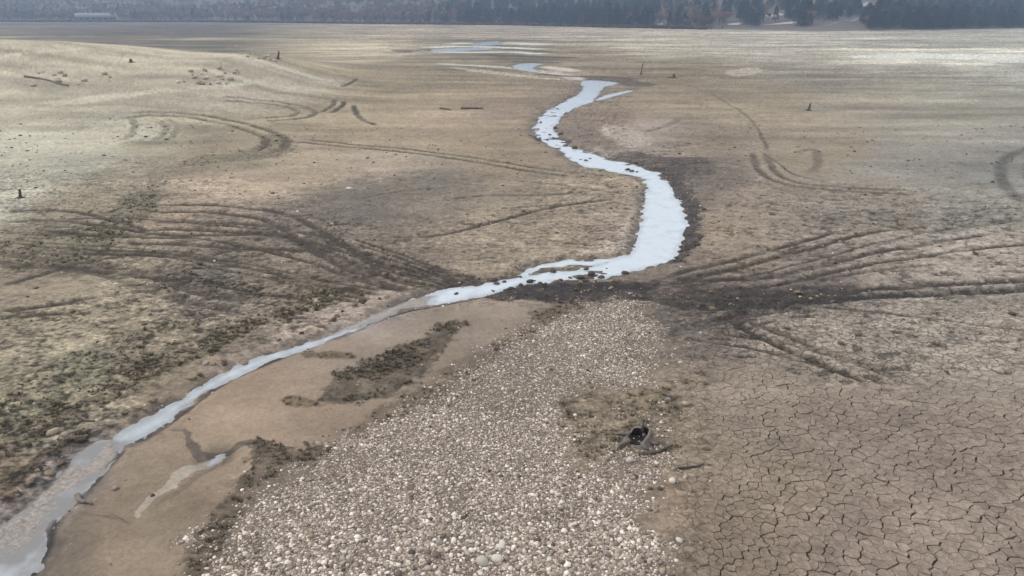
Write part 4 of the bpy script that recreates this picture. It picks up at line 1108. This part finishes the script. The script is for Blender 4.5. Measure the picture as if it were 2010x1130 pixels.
stump(545, 116, 1.0, .13, 'dark snag on the right shoulder of the pale mound', lean=(.3, 0), roots=4, snag=1)
stump(1322, 153, .6, .2, 'squat dark stump on the far plain right of the brook head', roots=5)
stump(1258, 146, 1.7, .07, 'tall thin dead stem on the far plain above the brook head', roots=4, snag=2)
stump(257, 122, .4, .15, 'small dark stub on the middle of the pale mound', roots=3)

# pale rubble on the mound
rp = np.concatenate([in_quad(26, [(380,130),(470,135),(460,168),(340,168)]), in_quad(24, [(420,75),(540,100),(560,125),(470,110)]), in_quad(16, [(60,140),(240,140),(240,172),(60,172)])])
pp = P(rp)
hz = height(pp[:, 0], pp[:, 1])
for i, ((x_, y_), z_) in enumerate(zip(pp, hz)):
    w = 0 if i < 26 else 1 if i < 50 else 2
    place_stone('rock', x_, y_, z_, random.uniform(.18, .42), 'tan' if i % 3 else 'white', ['pale rock in the rubble at the foot of the mound', 'pale rock on the right shoulder of the mound', 'pale rock on the left flank of the mound near the long log'][w],
                'rock', ['rocks at the foot of the mound', 'rocks on the right shoulder of the mound', 'rocks on the left flank of the mound'][w])

# ------------------------------------------------------------------ far shore
FU = np.array([-1200, 0, 400, 700, 1000, 1300, 1600, 1800, 2010, 3200]); FV = np.array([42, 42.5, 43, 46.5, 49.5, 56, 63, 60, 56, 54.])
def foot_y(t):                      # t = x / y direction
    u_ = CU + F_PX * t / (cp + CAM_H * sp / 450)
    v_ = np.interp(u_, FU, FV); b = -(v_ - CV) / F_PX
    return CAM_H * (cp + b * sp) / -(-sp + b * cp)
def hill_z(x, y):
    t = x / np.maximum(y, 1); fy = foot_y(t); d = y - fy
    n = fbm(x, y, 160, 4, 400) - .5; n2 = fbm(x, y, 45, 3, 410) - .5
    z = -1.0 + np.clip(d, -60, 1e9) * .022 + 62 * sst(0, 620, d) * (1 + .7 * n) + 5 * n2 * sst(0, 60, d) + 1.3 * sst(0, 18, d)
    return z
tt = np.linspace(-1.9, 1.9, 260); dd = np.concatenate([np.linspace(-30, 120, 60), np.linspace(126, 1500, 80)])
T_, D_ = np.meshgrid(tt, dd, indexing='xy'); Yh = foot_y(T_) + D_; Xh = T_ * Yh
Zh = hill_z(Xh.ravel(), Yh.ravel()).reshape(Xh.shape)
hr, hc = Xh.shape; hi_ = np.arange(hr * hc).reshape(hr, hc)
hq = np.stack([hi_[:-1, :-1], hi_[:-1, 1:], hi_[1:, 1:], hi_[1:, :-1]], -1).reshape(-1, 4)
mh, n_, l_, b_ = new_mat('hillside'); b_.inputs['Roughness'].default_value = .95
ha = n_.new('ShaderNodeAttribute'); ha.attribute_name = 'Col'; l_.new(ha.outputs['Color'], b_.inputs['Base Color'])
me = np_mesh('hills', np.column_stack([Xh.ravel(), Yh.ravel(), Zh.ravel()]), hq, mat=mh)
hx, hy, hd = Xh.ravel(), Yh.ravel(), D_.ravel()
hcol = s2l((92, 82, 74))[None] * (.75 + .5 * fbm(hx, hy, 25, 4, 420))[:, None]
apron = sst(22, 0, hd)[:, None]; hcol = hcol * (1 - apron) + s2l((128, 114, 100)) * apron
hu, hv = proj(hx, hy, Zh.ravel())
cattr(me, 'Col', hcol)
tag(link(bpy.data.objects.new('hills', me)), kind='structure')
# bare eroded streaks climbing the right-hand slope
STREAKS = [((1430,47),(1455,45),(1450,50),(1428,50)), ((1490,50),(1545,44),(1600,39),(1560,47),(1500,53)), ((1600,55),(1640,46),(1690,34),(1675,42),(1630,54)), ((1500,30),(1530,26),(1540,30),(1510,36)), ((1682,12),(1706,4),(1700,12),(1684,16)),
           ((1282,54),(1310,44),(1300,50),(1286,56))]
STREAK_WORLD = []
mpale, n_, l_, b_ = new_mat('bare_slope'); b_.inputs['Base Color'].default_value = (*s2l((168, 158, 150)), 1); b_.inputs['Roughness'].default_value = .95
nn = noise_node(n_, l_, .6, 5); gq = n_.new('ShaderNodeNewGeometry'); l_.new(gq.outputs['Position'], nn.inputs['Vector'])
cr2 = n_.new('ShaderNodeValToRGB'); cr2.color_ramp.elements[0].color = (*s2l((126, 116, 110)), 1); cr2.color_ramp.elements[1].color = (*s2l((190, 182, 172)), 1)
l_.new(nn.outputs['Fac'], cr2.inputs['Fac']); l_.new(cr2.outputs['Color'], b_.inputs['Base Color'])
def hillhit(u_, v_):
    a = (u_ - CU) / F_PX; b = -(v_ - CV) / F_PX; T = np.linspace(200, 2200, 3000)
    X, Y, Z = a * T, (cp + b * sp) * T, CAM_H + (-sp + b * cp) * T
    k = np.nonzero(Z < np.maximum(hill_z(X, Y), 0))[0]
    return (X[k[0]], Y[k[0]]) if len(k) else None
for sp4 in STREAKS:
    c4 = [hillhit(*q) for q in sp4]
    if any(q is None for q in c4): continue
    c4 = np.array(c4); STREAK_WORLD.append(c4)
    V = []; n8 = 10
    for i in range(n8):
        for j in range(n8):
            a, b = i / (n8 - 1), j / (n8 - 1)
            q = (c4[0] * (1 - a) + c4[1] * a) * (1 - b) + (c4[3] * (1 - a) + c4[2] * a) * b
            V.append((q[0], q[1], float(hill_z(q[:1], q[1:])[0]) + .25 + .3 * math.sin(i * 1.7) * 0))
    Q = [(i * n8 + j, (i + 1) * n8 + j, (i + 1) * n8 + j + 1, i * n8 + j + 1) for i in range(n8 - 1) for j in range(n8 - 1)]
    tag(link(bpy.data.objects.new('hill_path', np_mesh('hill_path', V, Q, mat=mpale))), kind='structure')

# trees
MAT_BARK = ramp_mat('bark', [(96,86,80),(84,76,72),(112,104,98),(74,66,62)], rough=.95, scale=.6, bump=0, grain=.2)
MAT_TWIG = ramp_mat('bare_twigs', [(132,104,94),(112,92,86),(146,120,108),(104,86,80),(140,106,94),(120,106,98)], rough=.95, scale=.4, bump=0, grain=.25, spec=.1)
MAT_PINE = ramp_mat('pine_needles', [(52,66,74),(46,60,70),(60,72,76),(44,56,62)], rough=.95, scale=.5, bump=0, grain=.3, spec=.1)
def bare_tree(seed, tall=11.0):
    r = random.Random(seed); tr_ = ([], [], []); cw = ([], [], [])
    def grow(p, d, L, rad, lev):
        p1 = p + d * L * .5 + np.array([r.gauss(0, .05), r.gauss(0, .05), 0]) * L; p2 = p + d * L
        tube([p, p1, p2], [rad, rad * .8, rad * .6], 5 if lev < 2 else 3, r.randrange(999), join=tr_ if lev < 2 else cw)
        if lev >= 4: return
        for k in range([3, 4, 4, 5][lev]):
            a = r.uniform(0, 6.28); sp2 = r.uniform(.35, .85) * (1 if lev else .8)
            nd = d + np.array([math.cos(a) * sp2, math.sin(a) * sp2, r.uniform(-.05, .35)]); nd /= np.linalg.norm(nd)
            q = p + (p2 - p) * r.uniform(.5, 1.0)
            grow(q, nd, L * r.uniform(.55, .78), rad * .5 if lev < 2 else max(rad * .5, .035), lev + 1)
    for s_ in range(r.choice([1, 2, 2, 3])):
        a = r.uniform(0, 6.28); d = np.array([math.cos(a) * .18, math.sin(a) * .18, 1.0]); d /= np.linalg.norm(d)
        grow(np.array([math.cos(a) * .2, math.sin(a) * .2, -.3]), d, tall * .36, .16, 0)
    # fine twig spray filling the crown
    pts = np.array(cw[0]); 
    for k in range(420):
        c = pts[r.randrange(len(pts))]; d = np.array([r.gauss(0, .5), r.gauss(0, .5), r.gauss(.3, .4)]); w = np.array([r.gauss(0, 1), r.gauss(0, 1), r.gauss(0, .4)]) * .05
        o = len(cw[0]); cw[0].extend([c - w, c + w, c + d]); cw[2].append((o, o + 1, o + 2))
    return np_mesh('trunk', *tr_, mat=MAT_BARK), np_mesh('crown', *cw, mat=MAT_TWIG)
def pine_tree(seed, tall=11.0):
    r = random.Random(seed); tr_ = ([], [], []); V, T = [], []
    tube([(0, 0, -.3), (0, 0, tall * .5), (0, 0, tall * .96)], [.2, .13, .03], 6, seed, join=tr_)
    for k in range(900):
        t = r.random() ** .8; z = tall * (.14 + .86 * t); R = tall * .30 * (1 - t) ** .55 * r.uniform(.45, 1.1) + .1
        a = r.uniform(0, 6.28); c = np.array([R * math.cos(a), R * math.sin(a), z - R * .25]); s_ = r.uniform(.25, .55)
        o = len(V)
        for q in range(3): V.append(c + np.array([r.gauss(0, s_), r.gauss(0, s_), r.gauss(0, s_ * .5)]))
        T.append((o, o + 1, o + 2))
    return np_mesh('trunk', *tr_, mat=MAT_BARK), np_mesh('crown', V, tris=T, smooth=False, mat=MAT_PINE)
BT = [bare_tree(500 + i, 9.5 + i % 3) for i in range(6)]; PT = [pine_tree(600 + i, 10 + i % 3) for i in range(4)]
def plant_tree(x_, y_, z_, kind, sc, label, group):
    tk, cw = (BT if kind == 'bare' else PT)[random.randrange(6 if kind == 'bare' else 4)]
    root = bpy.data.objects.new('bare_tree' if kind == 'bare' else 'pine_tree', None); link(root); tag(root, label, 'tree', group)
    root.location = (x_, y_, z_); root.rotation_euler = (0, 0, random.uniform(0, 6.28)); root.scale = (sc, sc, sc * random.uniform(.85, 1.15))
    link(bpy.data.objects.new('trunk', tk), root); link(bpy.data.objects.new('crown', cw), root)
SHORE = [
 (0, 150, 13, 4, 16, 'bare', 'bare grey-brown tree on the far shore left of the long pale building', 'trees left of the building'),
 (225, 640, 24, 3, 26, 'bare', 'bare reddish-brown tree on the far shore right of the long pale building', 'trees right of the building'),
 (640, 900, 16, 3, 26, 'bare', 'bare dark tree on the far shore above the pale left-centre flats', 'trees above the left-centre flats'),
 (905, 1290, 20, 3, 30, 'pine', 'dark blue-green evergreen on the far shore above the braided runnels', 'evergreens above the runnels'),
 (1290, 1420, 8, 6, 30, 'bare', 'bare purplish tree at the foot of the streaked slope', 'bare trees at the streaked slope'),
 (1700, 2040, 18, 6, 34, 'pine', 'dark evergreen at the foot of the right-hand hillside', 'evergreens at the right-hand hillside'),
]
for u0, u1, n, d0, d1, kd, lab, grp in SHORE:
    for i in range(n):
        u_ = u0 + (u1 - u0) * (i + random.uniform(.1, .9)) / n
        t = (u_ - CU) / F_PX * (cp + CAM_H * sp / 450); yy = float(foot_y(np.array([t]))[0]) + random.uniform(d0, d1); xx = t * yy
        zh = max(float(hill_z(np.array([xx]), np.array([yy]))[0]), -.1)
        plant_tree(xx, yy, zh, kd, random.uniform(.6, .95) * (1 if u_ > 1290 else 1.15), lab, grp)
# the wood behind, one mass
n = 13000
t = rng.uniform(-1.0, 1.0, n); d = 14 + 560 * rng.random(n) ** 1.5; y_ = foot_y(t) + d; x_ = t * y_
z_ = hill_z(x_, y_)
uu, vv = proj(x_, y_, z_)
pine = rng.random(n) < np.clip(.03 + .87 * sst(820, 960, uu) * (1 - .75 * sst(1260, 1320, uu) * sst(1460, 1400, uu)) + .0, 0, .92)
keepm = np.ones(n, bool)
slope = (uu > 1400) & (uu < 1700)
keepm &= ~(slope & (d < 30)) & ~(slope & (rng.random(n) < .45))
bx0, by0 = hillhit(192, 34)
keepm &= ~((np.abs(uu - 192) < 42) & (d < 60))
for c4 in STREAK_WORLD:
    dd_ = sdf(x_, y_, c4, 12.0); keepm &= dd_ > 3.0
    c = c4.mean(0)
    keepm &= ~((np.abs(np.arctan2(x_, y_) - math.atan2(c[0], c[1])) < .012) & (y_ < c[1]) & (y_ > c[1] - 26))
x_, y_, z_, pine = x_[keepm], y_[keepm], z_[keepm], pine[keepm]; n = len(x_)
def joined(pair):
    a, b = pair
    va = np.array([v.co[:] for v in a.vertices]); vb = np.array([v.co[:] for v in b.vertices])
    def split(me, off):
        q = [tuple(i + off for i in p.vertices) for p in me.polygons if len(p.vertices) == 4]; t_ = [tuple(i + off for i in p.vertices) for p in me.polygons if len(p.vertices) == 3]
        return q, t_
    qa, ta = split(a, 0); qb, tb = split(b, len(va))
    m = np_mesh('forest_tree', np.concatenate([va, vb]), qa + qb, ta + tb, smooth=False, mat=a.materials[0]); m.materials.append(b.materials[0])
    mi = np.array([0] * len(qa) + [1] * len(qb) + [0] * len(ta) + [1] * len(tb), np.int32); m.polygons.foreach_set('material_index', mi)
    return m
FT = [joined(p) for p in BT] + [joined(p) for p in PT]
sc = rng.uniform(.45, .85, n)
pick = np.where(pine, rng.integers(6, 10, n), rng.integers(0, 6, n))
scatter('forest', np.column_stack([x_, y_, z_]), np.column_stack([np.zeros(n), np.zeros(n), rng.uniform(0, 6.28, n)]), np.column_stack([sc, sc, sc * rng.uniform(.8, 1.2, n)]), pick, FT, 'forest_tree')
# scrub hem along the shore
n = 3200
t = rng.uniform(-1.0, .25, n); d = rng.uniform(-1, 14, n); y_ = foot_y(t) + d; x_ = t * y_; z_ = np.maximum(hill_z(x_, y_), 0)
MAT_SCRUB = ramp_mat('dry_scrub', [(112,82,70),(124,94,78),(100,78,68),(130,100,84),(90,72,62)], rough=.95, scale=2, bump=0, spec=.1)
s = rng.uniform(.9, 2.2, n)
scatter('shore_scrub_undergrowth', np.column_stack([x_, y_, z_]), np.column_stack([np.zeros(n), np.zeros(n), rng.uniform(0, 6.28, n)]), np.column_stack([s, s, s * .8]), rng.integers(0, 4, n),
        [tuft_mesh('scrub', 700 + i, MAT_SCRUB, 40, .8, 1.0) for i in range(4)], 'scrub')

# the long pale building among the trees
bu = 192; t = (bu - CU) / F_PX * (cp + CAM_H * sp / 450)
by = float(foot_y(np.array([t]))[0]) + 16; bx = t * by; bz = max(float(hill_z(np.array([bx]), np.array([by]))[0]), 0) + .0
bd = bpy.data.objects.new('long_building', None); link(bd); bd.location = (bx, by, bz); bd.rotation_euler = (0, 0, math.radians(28))
tag(bd, 'long low building with a pale rounded roof among bare trees on the far shore', 'building')
m_w, n_, l_, b_ = new_mat('building_wall'); b_.inputs['Base Color'].default_value = (*s2l((96, 94, 92)), 1)
nn = noise_node(n_, l_, 1.5, 4); cr3 = n_.new('ShaderNodeValToRGB'); cr3.color_ramp.elements[0].color = (*s2l((80, 78, 76)), 1); cr3.color_ramp.elements[1].color = (*s2l((112, 110, 108)), 1); l_.new(nn.outputs['Fac'], cr3.inputs['Fac']); l_.new(cr3.outputs['Color'], b_.inputs['Base Color'])
m_r, n_, l_, b_ = new_mat('pale_roof'); nn = noise_node(n_, l_, 1.0, 4); cr3 = n_.new('ShaderNodeValToRGB'); cr3.color_ramp.elements[0].color = (*s2l((118, 116, 115)), 1); cr3.color_ramp.elements[1].color = (*s2l((148, 146, 143)), 1); l_.new(nn.outputs['Fac'], cr3.inputs['Fac']); l_.new(cr3.outputs['Color'], b_.inputs['Base Color'])
def boxv(x0, x1, y0, y1, z0, z1):
    V = [(x0, y0, z0), (x1, y0, z0), (x1, y1, z0), (x0, y1, z0), (x0, y0, z1), (x1, y0, z1), (x1, y1, z1), (x0, y1, z1)]
    return V, [(0, 3, 2, 1), (4, 5, 6, 7), (0, 1, 5, 4), (1, 2, 6, 5), (2, 3, 7, 6), (3, 0, 4, 7)]
V, Q = boxv(-15, 15, -5, 5, -1, 3.2); link(bpy.data.objects.new('wall', np_mesh('wall', V, Q, smooth=False, mat=m_w)), bd)
V, Q = [], []; na_ = 9
for i in range(na_):
    a = math.pi * i / (na_ - 1)
    for sx in (-15.5, 15.5): V.append((sx, -5.6 * math.cos(a), 3.2 + 3.0 * math.sin(a)))
for i in range(na_ - 1): Q.append((2 * i, 2 * i + 1, 2 * i + 3, 2 * i + 2))
T = [(0, 2 * i + 2, 2 * i) for i in range(1, na_ - 1)] + [(1, 2 * i + 1, 2 * i + 3) for i in range(1, na_ - 1)]
link(bpy.data.objects.new('roof', np_mesh('roof', V, Q, T, smooth=False, mat=m_r)), bd)
for wx_ in (-11, -6.5, -2, 2.5, 7, 11.5):
    V, Q = boxv(wx_ - .9, wx_ + .9, -5.06, -4.9, .9, 2.4); link(bpy.data.objects.new('window', np_mesh('window', V, Q, smooth=False, mat=MAT_DARK)), bd)

# ------------------------------------------------------------------ air
hz_, n_, l_, b_ = new_mat('air'); n_.remove(b_)
pv = n_.new('ShaderNodeVolumePrincipled'); pv.inputs['Color'].default_value = (.62, .78, 1.0, 1); pv.inputs['Density'].default_value = .0007; pv.inputs['Anisotropy'].default_value = .1
l_.new(pv.outputs[0], n_['Material Output'].inputs['Volume'])
V, Q = boxv(-3000, 3000, -300, 3000, -2.5, 140)
hz = link(bpy.data.objects.new('haze', np_mesh('haze', V, Q, smooth=False, mat=hz_))); tag(hz, kind='stuff')
